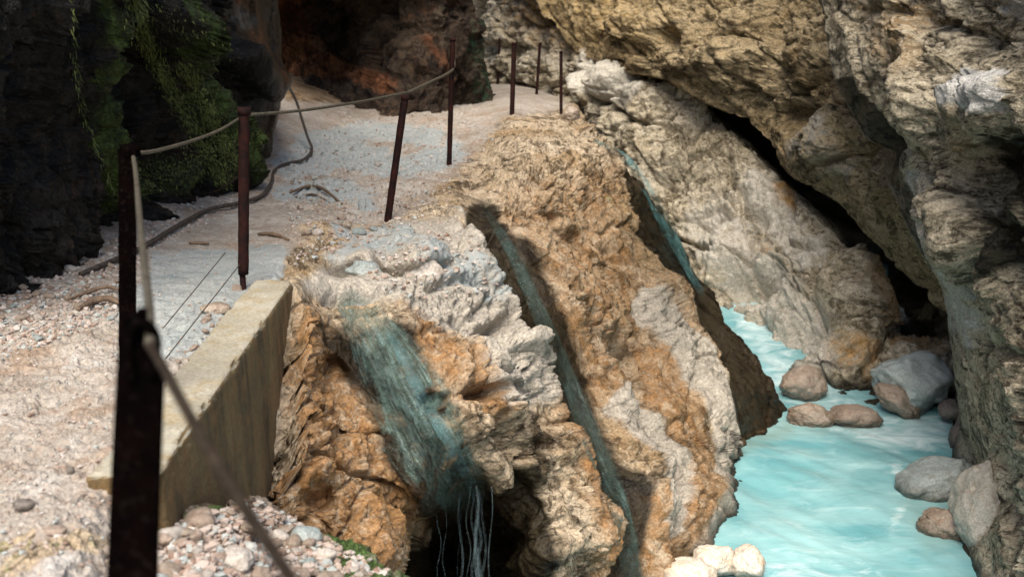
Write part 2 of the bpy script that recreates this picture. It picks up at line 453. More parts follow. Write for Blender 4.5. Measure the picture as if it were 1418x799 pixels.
lim = np.interp(R.P[..., 1], [2.9, 3.2, 3.4, 4.2, 4.75, 5.0, 5.5, 5.75, 5.9], [.3, -.5, -.6, -1.0, -.8, -.6, -.2, -.04, .3]) + np.maximum(0, R.P[..., 0] - xk - .12) * 1.2 + .03 * b1.reshape(shape) + .05 * f2.reshape(shape)
kz = (R.P[..., 0] > xk) & (R.P[..., 0] < xk + 1.2)
R.P[..., 2] = np.where(kz, np.minimum(R.P[..., 2], lim), R.P[..., 2])

ochre = np.maximum.reduce([area(px + wob * .2, py, WEDGE, 8) * .25,
    area(px + wob, py, [(395, 420), (450, 410), (480, 480), (540, 600), (610, 700), (560, 790), (360, 760), (375, 560)], 30) * .95,
    area(px + wob, py, [(560, 420), (620, 430), (650, 480), (700, 560), (690, 600), (600, 540)], 24) * .75,
    area(px + wob, py, [(690, 270), (760, 250), (850, 230), (900, 320), (960, 430), (1000, 520), (930, 480), (830, 480), (760, 400)], 40) * .62,
    area(px + wob, py, [(740, 360), (800, 420), (850, 520), (900, 560), (905, 640), (860, 600), (800, 540)], 30) * .75,
    stroke(px, py, [(735, 470), (770, 560), (790, 640), (810, 720), (830, 800)], 12, 16) * .8,
    area(px + wob, py, [(860, 690), (930, 690), (940, 800), (880, 800)], 20) * .7,
    stroke(px, py, [(905, 500), (935, 580), (955, 660), (965, 760)], 26, 20) * .75,
    stroke(px, py, [(1000, 640), (1040, 610), (1080, 580)], 14, 14) * .9,
    area(px, py, CAVEF, 10) * .55,
])
pale = np.maximum.reduce([
    area(px + wob, py, [(440, 390), (480, 320), (570, 300), (650, 290), (700, 400), (740, 470), (750, 560), (690, 560), (640, 460), (560, 420)], 30) * .9,
    stroke(px + wob * .4, py, [(905, 420), (950, 500), (990, 590), (1000, 650)], 24, 20) * .95,
    stroke(px + wob * .4, py, [(860, 560), (900, 610), (920, 660), (930, 720)], 26, 20) * .8,
    area(px, py, [(985, 660), (1020, 660), (1030, 760), (960, 760)], 16) * .6,
    pathm * .12])
wet = np.maximum.reduce([
    s1band.reshape(shape) * .62 * sstep(400, 470, py), stroke(px + wob * .25, py, S2, 25, 26) * .82, 
    area(px + wob * .2, py, WEDGE, 8) * 1.5, area(px, py, [(560, 790), (600, 715), (690, 690), (740, 640), (760, 700), (770, 820), (560, 820)], 24),
    stroke(px, py, [(665, 290), (690, 340), (715, 390)], 22, 16) * .9])
green = stroke(px, py, [(520, 520), (580, 610), (620, 670)], 40, 40) * .75
moss = np.maximum.reduce([green * .3, stroke(px, py, [(845, 270), (870, 300)], 10, 16) * .32, area(px, py, [(-300, 740), (0, 740), (140, 750), (150, 799), (0, 1000)], 30) * .2, stroke(px, py, [(0, 800), (50, 768), (100, 752), (150, 765)], 12, 14) * .4, stroke(px, py, [(0, 765), (45, 745)], 8, 10) * .36])
greyp = area(px + wob * .5, py, [(200, 500), (300, 490), (330, 440), (400, 375), (390, 340), (215, 350), (165, 430)], 12)
cool = np.maximum.reduce([greyp, stroke(px + wob, py, [(400, 230), (480, 215), (560, 235), (620, 215)], 20, 22) * .9, stroke(px + wob, py, [(420, 200), (500, 180), (600, 190)], 14, 20) * .8, stroke(px + wob, py, [(400, 268), (470, 262), (520, 280)], 14, 20) * .8, stroke(px + wob, py, [(470, 340), (560, 330), (620, 360), (690, 400)], 22, 26) * .6])

# path shader merges into the rock by the painted track's own wear
def ridge_material():
    m = M['ridge']; t = m.node_tree
    k = Nodes.__new__(Nodes); k.m = m; k.t = t
    k.co = [n for n in t.nodes if n.type == 'TEX_COORD'][0].outputs['Object']
    p = [n for n in t.nodes if n.type == 'BSDF_PRINCIPLED'][0]
    base = p.inputs['Base Color'].links[0].from_socket; nor = p.inputs['Normal'].links[0].from_socket
    n3 = k.noise(9, 5, .65); n4 = k.noise(70, 3, .7); v = k.voro(45, out='Color'); vd = k.voro(45); n1 = k.noise(1.4, 5, .6)
    c = k.mix(k.map(n1, .38, .62), (.29, .25, .205), (.38, .338, .29))
    c = k.mix(k.map(n3, .5, .68, 0, .7), c, (.25, .18, .13)); c = k.mix(k.map(k.noise(3.3, 6, .7), .54, .66, 0, .6), c, (.46, .44, .405)); c = k.mix(k.map(k.noise(1.9, 6, .7), .53, .64, 0, .55), c, (.25, .155, .09))
    sep = k.n('ShaderNodeSeparateColor'); k.set(sep.inputs[0], v)
    c = k.mix(1.0, c, k.map(sep.outputs[0], 0, 1, .86, 1.12), 'MULTIPLY')
    c = k.mix(1.0, c, k.map(n4, .3, .7, .75, 1.2), 'MULTIPLY')
    cf = k.map(k.math('ADD', k.attr('cool'), k.math('MULTIPLY_ADD', k.noise(5, 6, .75), 2.0, -1.0)), .3, .62)
    cool_c = k.mix(k.map(n4, .3, .7), (.265, .29, .285), (.37, .395, .385))
    cool_c = k.mix(k.map(k.noise(2.5, 4, .6), .5, .65, 0, .6), cool_c, (.20, .25, .255))
    pf = k.map(k.math('ADD', k.attr('track'), k.math('MULTIPLY_ADD', n3, .6, -.3)), .35, .62)
    c2 = k.mix(pf, base, c)
    c2 = k.mix(k.math('MULTIPLY', cf, .85), c2, cool_c)
    k.set(p.inputs['Base Color'], c2)
    b = k.bump(k.math('ADD', k.math('MULTIPLY', k.math('SUBTRACT', 1.0, vd), k.math('SUBTRACT', .4, k.math('MULTIPLY', cf, .3))), k.math('MULTIPLY', k.math('ADD', n4, n3), .6)), .4, .010, nor)
    k.set(p.inputs['Normal'], b)
ridge_material()
R.mesh('terrain', M['ridge'], dict(ochre=ochre * (1 - pathm * (1 - area(px, py, CAVEF, 8))), pale=pale, wet=wet, moss=moss * .8, track=pathm * (1 - .9 * area(px, py, CAVEF, 8)) * (1 - .8 * (moss > .25) * (py > 700)), cool=cool))

# ------------------------------------------------------------------ rubble ground by the near post
rub_top = [(-200, 900), (60, 790), (130, 708), (225, 716), (300, 700), (365, 688), (450, 733), (500, 760), (562, 797), (640, 860), (720, 960)]
rt = interp(rub_top)
class Rubble(Patch):
    def __init__(s):
        nx, ny = 300, 160
        xs = np.linspace(60, 720, nx); t = np.linspace(0, 1, ny)
        top = rt(xs)
        s.px = np.repeat(xs[None], ny, 0); s.py = top[None] + (1150 - top[None]) * (t[:, None] ** 1.4)
        ctrl = [z(60, 790, -.06), z(60, 1100, -.04), z(130, 712, -.06), z(130, 1100, 0), z(225, 722, -.17), z(300, 712, -.26), z(365, 695, -.5), z(450, 740, -.56), z(450, 799, -.4), z(300, 799, -.14),
                z(530, 790, -.5), z(562, 800, -.6), z(640, 865, -.62), z(600, 1100, -.3), z(400, 1100, -.1), z(720, 965, -.7), z(720, 1150, -.5), z(260, 760, -.12)]
        s.P = W(s.px, s.py, tps(ctrl, s.px, s.py))
        th = np.linspace(0, math.pi / 2, 24)[1:]
        row = s.P[0]
        E = row[None] + np.sin(th)[:, None, None] * np.array([.03, .12, -.04]) + (1 - np.cos(th))[:, None, None] * np.array([.05, .2, -1.9])
        s.P = np.concatenate([E[::-1], s.P], 0)
        s.px = np.concatenate([np.repeat(s.px[:1], 23, 0), s.px]); s.py = np.concatenate([np.repeat(s.py[:1], 23, 0), s.py])
RB = Rubble()
rp = RB.P.reshape(-1, 3)
fade = sstep(60, 190, RB.px).ravel()
g1, _ = facets(rp, 6, 31, .6); g2, _ = facets(rp, 19, 33, .6)
RB.displace((.05 * fbm(rp, 2.2, 4, 30) + .04 * g1 + .016 * g2 + .012 * fbm(rp, 30, 3, 35)) * (.25 + .75 * fade), RB.smooth_normals(12))
one = np.zeros(RB.px.shape)
RB.mesh('rubble_ground', M['rubble'], dict(ochre=one + .1, pale=one + .15, wet=one, moss=np.maximum(area(RB.px, RB.py, [(440, 740), (500, 755), (570, 800), (600, 900), (440, 900)], 25) * .85, stroke(RB.px, RB.py, [(225, 730), (270, 715), (330, 705)], 8, 10) * .5)))

# ------------------------------------------------------------------ far gorge wall
bw_ctrl = [(600, -900, 26), (900, -900, 25), (1300, -900, 22), (560, 0, 25), (560, 150, 26), (650, 60, 24), (700, 0, 23), (800, 100, 20), (800, 0, 20.5), (760, 160, 21.5), (900, 200, 17.6), (850, 110, 18.6), (1000, 300, 16.0), (1000, 150, 17.4), (1100, 400, 14.6), (1100, 250, 15.8),
           (1100, 80, 16.8), (1200, 400, 14.1), (1160, 440, 13.7), (1200, 480, 13.4), (1222, 420, 14.3), (1228, 470, 14.4), (1200, 250, 14.6), (1266, 445, 17.5), (1290, 435, 18), (1256, 400, 17.5), (1290, 390, 18.5), (1255, 485, 13.4), (1310, 490, 13.2), (1330, 430, 17), (1400, 300, 16), (1400, 500, 13.4), (1020, 466, 14.6), (1100, 500, 13.6), (1190, 520, 12.9), (1260, 525, 12.7), (1000, 420, 15.0), (940, 330, 16.3), (900, 300, 17), (950, 600, 14.2),
           (1100, 620, 13.0), (1200, 600, 12.4), (1400, 620, 14), (840, 400, 17.6)]
ys = np.concatenate([np.linspace(-900, -60, 50, endpoint=False), np.linspace(-60, 600, 440)])
B = Patch(ys, interp([(-900, 540), (600, 700)]), interp([(-900, 1450), (600, 1450)]), bw_ctrl, 520, ext_right=((.5, 0, 0), (1, 4, 0), 10))
bp = B.P.reshape(-1, 3); px, py = B.px, B.py
rotv = lambda p, a: np.stack([p[:, 0] * math.cos(a) + p[:, 2] * math.sin(a), p[:, 1], -p[:, 0] * math.sin(a) + p[:, 2] * math.cos(a)], 1)
q = rotv(bp, math.radians(-25)) * np.array([.85, .8, 1.1]) + fbm(bp, .8, 2, 51)[:, None] * .35
f1, e1 = facets(q, .75, 61, .7); f2, e2 = facets(q, 2.1, 63, .7); f3, e3 = facets(bp, 6, 65, .7)
big = fbm(bp, .5, 3, 66)
crack = np.exp(-(e1 / .06) ** 2)
seam = np.exp(-(seg_dist(px, py, [(880, 92), (945, 118), (1003, 155), (1066, 200), (1124, 250), (1176, 300), (1224, 350), (1262, 395)]) / np.interp(py, [90, 180, 280, 380], [5, 9, 20, 30])) ** 4) * np.interp(py, [90, 180, 300, 400], [.6, 1.6, 2.2, .8])
lump = sum(a * np.exp(-(((px - x) / rx) ** 2 + ((py - y) / ry) ** 2) ** 1.5) for x, y, rx, ry, a in
           [(850, 115, 38, 24, .5), (1000, 340, 40, 34, .3), (1050, 275, 50, 24, .35), (1130, 385, 34, 60, .4), (980, 300, 30, 20, -.3), (1090, 440, 70, 26, .3), (1040, 400, 40, 16, -.35), (1180, 430, 26, 60, .35), (905, 50, 14, 16, -.5), (900, 195, 40, 30, .25), (1000, 215, 50, 30, .3), (950, 260, 40, 20, -.2), (690, 70, 60, 10, -.2)])
B.displace((.40 * big + .24 * f1 + .13 * f2 + .06 * f3) + .13 * fbm(bp, 2.2, 5, 67, .55, True) - .2 * crack - .08 * np.exp(-(e2 / .07) ** 2) + .05 * fbm(bp, 9, 3, 68) + lump.ravel() - seam.ravel(), B.smooth_normals(14))
zero = np.zeros(px.shape)
B.mesh('gorge_wall', M['back'], dict(
    ochre=np.maximum.reduce([area(px, py, [(640, -300), (1000, -300), (960, 60), (880, 90), (700, 50)], 40) * .55, stroke(px, py, [(1192, 370), (1205, 420), (1200, 460)], 14, 20) * .55, stroke(px, py, [(1085, 265), (1090, 285)], 14, 12) * .9, stroke(px, py, [(1030, 350), (1060, 360)], 18, 16) * .6, stroke(px, py, [(1150, 500), (1200, 510)], 14, 14) * .7, stroke(px, py, [(1225, 480), (1300, 485)], 16, 16) * .6]),
    pale=np.maximum.reduce([stroke(px, py, [(980, 310), (1010, 350), (1060, 400), (1100, 450), (1120, 500)], 50, 60) * .6, stroke(px, py, [(830, 100), (870, 120)], 30, 30) * .8, stroke(px, py, [(1050, 270), (1130, 370)], 28, 30) * .6, stroke(px, py, [(670, 20), (760, 60)], 40, 40) * .35]),
    wet=np.maximum(stroke(px, py, [(1005, 152), (1062, 200), (1122, 250), (1178, 300), (1230, 350), (1275, 400), (1280, 450)], 24, 16), sstep(10, -16, (seg_dist(px, py, [(1020, 468), (1100, 505), (1200, 525)]) - 8)) * .7), moss=zero))  # first stroke paints the crack's shade into the colour; second is the wet waterline

# ------------------------------------------------------------------ leaning slab above it
sl = interp([(-900, 600), (-300, 640), (-40, 700), (40, 770), (80, 815), (95, 850), (110, 930), (145, 990), (170, 1040), (200, 1066), (250, 1130), (300, 1184), (350, 1228), (395, 1276), (440, 1322), (500, 1384), (560, 1425)])
sl_ctrl = [(600, -900, 24), (1000, -900, 22), (1400, -900, 17), (640, -300, 21), (700, -40, 22.5), (770, 40, 20.6), (815, 80, 19.4), (850, 95, 18.3), (930, 110, 17.0), (990, 145, 16.4), (1040, 170, 15.9), (1080, 220, 15.2), (1130, 275, 14.4), (1190, 320, 13.6), (1232, 355, 13.0), (1290, 410, 12.4), (1400, 560, 12.0),
           (900, 0, 17.5), (1000, 0, 16.6), (1100, 50, 15.0), (1150, 150, 13.6), (1200, 250, 12.6), (1250, 330, 12.0), (1300, 200, 11.6), (1300, 0, 12.4), (1450, 0, 11.4), (1450, 400, 11.2), (800, -100, 20.5), (1050, -200, 17.2), (1300, -200, 13.5)]
ys = np.concatenate([np.linspace(-900, -60, 40, endpoint=False), np.linspace(-60, 560, 400)])
SLB = Patch(ys, sl, lambda y: 0 * y + 1450, sl_ctrl, 460, ext_left=((-.10, .1, -.12), (1.8, 3.6, 1.6), 30))
bp = SLB.P.reshape(-1, 3); px, py = SLB.px, SLB.py
q = rotv(bp, math.radians(-42)) * np.array([.5, .8, 1.3]) + fbm(bp, .9, 2, 71)[:, None] * .3
f1, e1 = facets(q, .8, 73, .7); f2, e2 = facets(q, 2.4, 75, .7); f3, e3 = facets(bp, 7, 77, .7)
edge = np.clip(np.abs(px - sl(py)) / 70, .35, 1).ravel()
lump = sum(a * np.exp(-(((px - x) / rx) ** 2 + ((py - y) / ry) ** 2) ** 1.5) for x, y, rx, ry, a in [(920, 48, 14, 12, -.5), (1080, 30, 16, 60, -.35), (1010, 90, 50, 26, .3), (1130, 215, 40, 40, .25), (1100, 160, 30, 16, -.25), (880, 40, 30, 24, .3)])
SLB.displace(edge * (.36 * fbm(bp, .6, 3, 76) + .22 * f1 + .12 * f2 + .05 * f3 + .11 * fbm(bp, 2.4, 5, 78, .55, True) + .05 * fbm(bp, 9, 3, 79) - .10 * np.exp(-(e1 / .06) ** 2)) + lump.ravel(), SLB.smooth_normals(14))
SLB.mesh('overhanging_slab', M['slab'], dict(ochre=area(px, py, [(600, -300), (980, -300), (900, 60), (820, 90), (700, 60)], 50) * .35, pale=stroke(px, py, [(1110, 200), (1150, 170), (1165, 230)], 24, 40) * .45, wet=px * 0, moss=px * 0))

# ------------------------------------------------------------------ right-hand wall, closer
rwl = interp([(-900, 1330), (-200, 1140), (-30, 1122), (40, 1148), (110, 1164), (190, 1202), (290, 1252), (380, 1298), (440, 1324), (520, 1334), (590, 1342), (640, 1350), (665, 1340), (700, 1332), (740, 1342), (799, 1356), (960, 1400)])
rw_ctrl = [(1000, -900, 13), (1330, -900, 11), (1600, -900, 9), (1140, -200, 11), (1122, -30, 11), (1164, 110, 10.6), (1202, 190, 10.4), (1243, 290, 10.2), (1283, 380, 10), (1312, 440, 9.9), (1326, 520, 9.9), (1336, 590, 9.9), (1348, 640, 10.1), z(1342, 740, -2.9), z(1356, 799, -2.95), z(1400, 960, -3),
           (1418, 400, 8.0), (1418, 0, 7.7), (1418, 150, 7.5), (1330, 150, 8.3), (1330, 100, 8.65), (1300, 60, 9.1), (1360, 240, 8.5), (1330, 330, 8.6), (1418, 280, 7.9), (1418, 700, 7.6), (1390, 600, 8.4), (1250, 150, 9.3), (1600, 0, 6), (1600, 400, 6), (1600, 960, 5.6), (2150, -900, 7), (2150, 0, 4.6), (2150, 500, 4.5), (2150, 960, 4.2)]
ys = np.concatenate([np.linspace(-900, -60, 40, endpoint=False), np.linspace(-60, 820, 440, endpoint=False), np.linspace(820, 960, 20)])
RW = Patch(ys, rwl, lambda y: 0 * y + 2150, rw_ctrl, 460, ext_left=((-.1, .15, 0), (1.5, 3.5, 0), 30))
bp = RW.P.reshape(-1, 3); px, py = RW.px, RW.py
q = rotv(bp, math.radians(-58)) * np.array([.5, .8, 1.35]) + fbm(bp, 1.1, 2, 81)[:, None] * .25
f1, e1 = facets(q, 1.05, 83, .7); f2, e2 = facets(q, 3.0, 85, .7); f3, e3 = facets(bp, 9, 87, .7)
lump = sum(a * np.exp(-(((px - x) / rx) ** 2 + ((py - y) / ry) ** 2) ** 1.5) for x, y, rx, ry, a in [(1385, 140, 60, 36, .28), (1350, 115, 40, 30, .04), (1370, 250, 40, 55, -.5), (1225, 180, 14, 50, -.45), (1270, 130, 20, 60, .2), (1290, 90, 34, 30, -.0), (1405, 60, 50, 24, -.25), (1270, 60, 20, 30, .2), (1312, 300, 22, 70, .18), (1350, 400, 10, 80, -.3), (1400, 350, 20, 40, -.3)])
edge = np.clip(np.abs(px - rwl(py)) / 90, .22, 1).ravel()
RW.displace(edge * (.26 * fbm(bp, .8, 3, 86) + .20 * f1 + .11 * f2 + .045 * f3 + .10 * fbm(bp, 2.8, 5, 88, .55, True) + .04 * fbm(bp, 12, 3, 89) - .10 * np.exp(-(e1 / .06) ** 2)) + lump.ravel(), RW.smooth_normals(14))
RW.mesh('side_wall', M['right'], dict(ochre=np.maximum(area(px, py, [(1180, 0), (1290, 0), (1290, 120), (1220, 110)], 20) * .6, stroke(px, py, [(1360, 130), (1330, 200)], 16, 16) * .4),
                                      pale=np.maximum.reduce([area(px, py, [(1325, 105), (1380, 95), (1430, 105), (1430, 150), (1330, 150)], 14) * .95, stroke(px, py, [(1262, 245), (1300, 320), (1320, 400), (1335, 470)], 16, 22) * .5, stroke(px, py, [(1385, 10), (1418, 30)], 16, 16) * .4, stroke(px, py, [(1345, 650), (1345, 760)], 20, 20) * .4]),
                                      wet=np.maximum(stroke(px, py, [(1175, 120), (1208, 190), (1248, 270), (1285, 350)], 15, 16) * .95, area(px, py, [(1335, 200), (1380, 180), (1440, 190), (1440, 380), (1370, 380), (1345, 300)], 26) * .8), moss=px * 0))  # this mask paints shade into the edge band and the hollow under the ledge

# ------------------------------------------------------------------ mossy cliff at the left
lc = interp([(-1500, 120), (-400, 330), (-60, 362), (0, 372), (60, 376), (110, 376), (150, 376), (190, 368), (260, 360), (520, 350)])
lc_ctrl = [(-400, -1500, 3.2), (0, -1500, 3.6), (200, -1500, 4.4), (-400, -500, 3.6), (-100, -500, 4.2), (150, -500, 5.8), (330, -400, 8.6), (-400, 0, 4.0), (-100, 0, 4.6), (0, 0, 5.0), (120, 0, 6.2), (200, 0, 7.3), (300, 0, 9.2), (372, 0, 11), (376, 60, 11.2), (345, 95, 9.9), (375, 110, 10.6), (350, 150, 11.2), (388, 150, 12.2),
           (330, 225, 10.2), (250, 270, 8.6), (200, 300, 7.7), (200, 200, 7.6), (110, 345, 6.5), (110, 200, 6.4), (0, 385, 5.55), (0, 250, 5.4), (-200, 450, 4.7), (-200, 250, 4.5), (0, 520, 5.4), (200, 520, 7.6), (360, 520, 10.6), (-300, 520, 4.2), (260, 100, 8.8), (150, 100, 7.0)]
ys = np.concatenate([np.linspace(-1500, -80, 60, endpoint=False), np.linspace(-80, 520, 330)])
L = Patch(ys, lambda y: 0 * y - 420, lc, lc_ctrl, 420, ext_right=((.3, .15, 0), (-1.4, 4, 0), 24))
bp = L.P.reshape(-1, 3); px, py = L.px, L.py
q = rotv(bp, math.radians(20)) * np.array([1.2, 1.0, .6]) + fbm(bp, 1.1, 2, 91)[:, None] * .25
f1, e1 = facets(q, 1.3, 93, .7); f2, e2 = facets(q, 3.6, 95, .7); f3, e3 = facets(bp, 10, 97, .7)
rib = sum(a * np.exp(-(seg_dist(px, py, pl) / r) ** 2) for pl, r, a in [([(185, 0), (215, 80), (260, 160), (310, 240)], 26, .4), ([(100, -60), (105, 130), (160, 260)], 12, .25), ([(250, 20), (300, 110), (330, 200)], 24, -.3), ([(330, 80), (365, 112)], 16, .25), ([(150, 40), (170, 160), (210, 260)], 26, -.35)])
L.displace(np.clip(np.abs(px - lc(py)) / 110, .15, 1).ravel() * (.28 * fbm(bp, .8, 3, 96) + .18 * f1 + .10 * f2 + .05 * f3 + .12 * fbm(bp * np.array([1.5, 1.5, .5]), 3, 5, 98, .55, True) + .04 * fbm(bp, 12, 3, 99)) + rib.ravel(), L.smooth_normals(14))
mossm = np.maximum.reduce([stroke(px, py, [(185, -40), (200, 50), (235, 120), (270, 180), (310, 250)], 14, 30) * .8, stroke(px, py, [(275, 130), (295, 170), (320, 220)], 16, 24) * .75, stroke(px, py, [(98, -40), (104, 100), (130, 200), (170, 290)], 10, 16) * .8, area(px, py, [(200, 260), (320, 190), (330, 240), (200, 300)], 24) * .45, area(px, py, [(200, -60), (330, -60), (320, 40), (230, 60)], 50) * .12])
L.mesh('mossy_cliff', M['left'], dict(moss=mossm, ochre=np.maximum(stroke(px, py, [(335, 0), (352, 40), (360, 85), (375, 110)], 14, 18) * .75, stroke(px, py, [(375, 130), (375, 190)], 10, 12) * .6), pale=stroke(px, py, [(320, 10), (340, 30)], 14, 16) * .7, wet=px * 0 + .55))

# ------------------------------------------------------------------ cave mouth and the pillar beside the path
cr_ = interp([(-900, 560), (-300, 600), (-20, 640), (50, 650), (100, 661), (145, 669), (200, 680)])
cv_ctrl = [(300, -900, 13), (600, -900, 14), (330, -300, 14), (450, -300, 14), (600, -300, 16), (450, -90, 15.5), (380, -60, 15.5), (540, -60, 16.8), (450, -20, 18.5), (400, 0, 20), (450, 40, 20.6), (400, 60, 20.4), (380, 60, 20), (500, 30, 20), (490, 90, 20.5), (400, 105, 19.5), (535, 60, 18), (560, 100, 17.2), (600, 40, 17.6), (560, 20, 17.6), (600, 120, 17.6), (640, 0, 18), (655, 80, 18.2), (668, 140, 18.6),
           (560, 150, 17), (450, 130, 19), (380, 130, 18.5), (300, 60, 19), (300, 200, 17), (450, 200, 18), (680, 200, 18.6)]
ys = np.concatenate([np.linspace(-900, -60, 40, endpoint=False), np.linspace(-60, 200, 170)])
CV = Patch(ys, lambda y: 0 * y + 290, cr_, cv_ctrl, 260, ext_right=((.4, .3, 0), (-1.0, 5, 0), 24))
bp = CV.P.reshape(-1, 3); px, py = CV.px, CV.py
f1, e1 = facets(bp * np.array([1, 1, .7]) + fbm(bp, .9, 2, 101)[:, None] * .3, .9, 103, .7); f2, e2 = facets(bp, 2.6, 105, .7)
CV.displace(.35 * fbm(bp, .6, 3, 106) + .26 * f1 + .15 * f2 + .12 * fbm(bp, 2.4, 5, 108, .55, True) + .05 * fbm(bp, 9, 3, 109), CV.smooth_normals(12))
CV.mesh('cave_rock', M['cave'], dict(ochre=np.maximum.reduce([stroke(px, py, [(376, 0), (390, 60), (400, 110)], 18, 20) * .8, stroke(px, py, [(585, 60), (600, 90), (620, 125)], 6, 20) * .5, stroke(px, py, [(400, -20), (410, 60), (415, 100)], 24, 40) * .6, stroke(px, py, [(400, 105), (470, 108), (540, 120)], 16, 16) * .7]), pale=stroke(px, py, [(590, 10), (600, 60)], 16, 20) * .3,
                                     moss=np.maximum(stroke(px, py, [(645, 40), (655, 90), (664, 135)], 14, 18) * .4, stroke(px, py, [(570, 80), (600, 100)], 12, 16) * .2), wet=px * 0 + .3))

# ------------------------------------------------------------------ river
def river():
    k = Nodes('river_water')
    fv = k.scalevec(k.co, (0, 0, math.radians(35)), (.55, 1.15, 1))
    n1 = k.noise(1.0, 5, .6, fv, .9); n2 = k.noise(3.6, 5, .65, fv, 1.1); n3 = k.noise(1.0, 3, .5)
    c = k.mix(k.map(n3, .35, .65), (.12, .325, .355), (.22, .435, .45))
    c = k.mix(k.map(n1, .42, .72, 0, .8), c, (.37, .60, .60))
    c = k.mix(k.map(n2, .54, .9, 0, .6), c, (.60, .77, .77))
    fa = k.attr('foam')
    c = k.mix(k.map(k.math('ADD', fa, k.math('MULTIPLY_ADD', n2, 1.4, -.7)), .3, .8, 0, .85), c, (.70, .82, .82))
    c = k.mix(k.map(k.attr('shallow'), .2, .9, 0, .8), c, (.22, .34, .31))
    c = k.mix(k.map(n1, .30, .42, .35, 0), c, (.10, .36, .38))
    b = k.bump(k.math('ADD', n1, k.math('MULTIPLY', n2, .5)), .16, .12)
    p = k.principled(Base_Color=c, Roughness=.14, Normal=b)
    p.inputs['Specular IOR Level'].default_value = .5
    return k.finish(p)
M['river'] = river()
nx, ny = 260, 360
gx = np.linspace(.5, 9, nx); gy = np.linspace(4.5, 17.5, ny)
X, Y = np.meshgrid(gx, gy[::-1])
class Sheet(Patch):
    def __init__(s, X, Y, Z):
        s.P = np.stack([X, Y, Z], -1)
        v = s.P - CAM
        d = np.maximum(v @ FWD, .1)
        s.px = CX + F * (v @ RGT) / d; s.py = CY - F * (v @ UPV) / d
RV = Sheet(X, Y, X * 0 + WATER)
wp = RV.P.reshape(-1, 3).copy()
c, s_ = math.cos(math.radians(-28)), math.sin(math.radians(-28))
fl = np.stack([(wp[:, 0] * c - wp[:, 1] * s_) * 1.3, (wp[:, 0] * s_ + wp[:, 1] * c) * .55, wp[:, 2]], 1)
hh = .06 * fbm(fl, 1.0, 3, 121) + .014 * fbm(fl, 4, 3, 122)
hh += (.45 * sstep(11.6, 15.0, RV.P[..., 1])).ravel()                     # the water drops towards the pool
RV.P[..., 2] += hh.reshape(X.shape)
px, py = RV.px, RV.py
RV.mesh('river', M['river'], dict(foam=np.maximum.reduce([stroke(px, py, [(1030, 465), (1070, 515), (1120, 555), (1210, 600), (1300, 600)], 24, 40) * .55, stroke(px, py, [(1140, 540), (1200, 590), (1290, 590)], 16, 24) * .5, area(px, py, [(1060, 760), (1120, 740), (1220, 780), (1210, 840), (1060, 840)], 40) * .38, stroke(px, py, [(1240, 650), (1260, 690), (1240, 720)], 8, 14) * .5]),
                                  shallow=np.maximum.reduce([stroke(px, py, [(1000, 625), (1040, 612), (1090, 592)], 14, 30) * .9, area(px, py, [(1240, 690), (1340, 680), (1340, 760), (1280, 770)], 24) * .6, stroke(px, py, [(1090, 590), (1140, 600)], 10, 14) * .5])), drop=(px > 1224) & (py < 520))
# stream bed, one sheet under everything
def bed():
    gx = np.linspace(-60, 60, 40); gy = np.linspace(-60, 60, 40)
    X, Y = np.meshgrid(gx, gy[::-1])
    S = Sheet(X, Y, X * 0 - 4.2)
    k = Nodes('bed_gravel'); n = k.noise(2, 6, .6)
    p = k.principled(Base_Color=k.mix(n, (.12, .1, .08), (.3, .26, .2)), Roughness=.9)
    M['bed'] = k.finish(p)
    S.mesh('ground', M['bed'], {})
bed()

# ------------------------------------------------------------------ ray casting on finished ground
bpy.context.view_layer.update()
def bvh(o):
    me = o.data
    n = len(me.vertices); co = np.empty(n * 3, np.float32); me.vertices.foreach_get('co', co)
    m = len(me.polygons); ix = np.empty(m * 4, np.int32); me.loops.foreach_get('vertex_index', ix)
    return BVHTree.FromPolygons([tuple(v) for v in co.reshape(-1, 3).tolist()], ix.reshape(-1, 4).tolist())
BV = {'r': bvh(R.obj), 'u': bvh(RB.obj), 'l': bvh(L.obj)}
def hit(px, py, which='r'):
    o = Vector(CAM); d = Vector(ray(px, py)).normalized()
    best = None
    for w in which:
        h = BV[w].ray_cast(o, d)
        if h[0] is not None and (best is None or h[3] < best[2]): best = (h[0], h[1], h[3])
    if best is None: return Vector(W(px, py, 6.0)), Vector((0, 0, 1))
    n = best[1]
    if n.dot(d) > 0: n = -n
    return best[0], n
def ground(x, y, which='ru', top=1.5):
    best = None
    for w in which:
        h = BV[w].ray_cast(Vector((x, y, top)), Vector((0, 0, -1)))
        if h[0] is not None and (best is None or h[0].z > best.z): best = h[0]
    return best or Vector((x, y, 0))

# ------------------------------------------------------------------ small builders
def link(name, bm, mat, parent=None, smooth=True, loc=None):
    me = bpy.data.meshes.new(name); bm.to_mesh(me); bm.free()
    if smooth: me.polygons.foreach_set('use_smooth', np.ones(len(me.polygons), bool))
    me.materials.append(mat)
    o = bpy.data.objects.new(name, me); COL.objects.link(o)
    if parent: o.parent = parent
    if loc is not None: o.location = loc
    return o
def thing(name, label, cat, loc=(0, 0, 0), group=None):
    o = bpy.data.objects.new(name, None); COL.objects.link(o); o.location = loc; o.empty_display_size = .1
    return tag(o, label, cat, group)
def tag(o, label, cat, group=None):
    o['label'] = label; o['category'] = cat
    if group: o['group'] = group
    return o

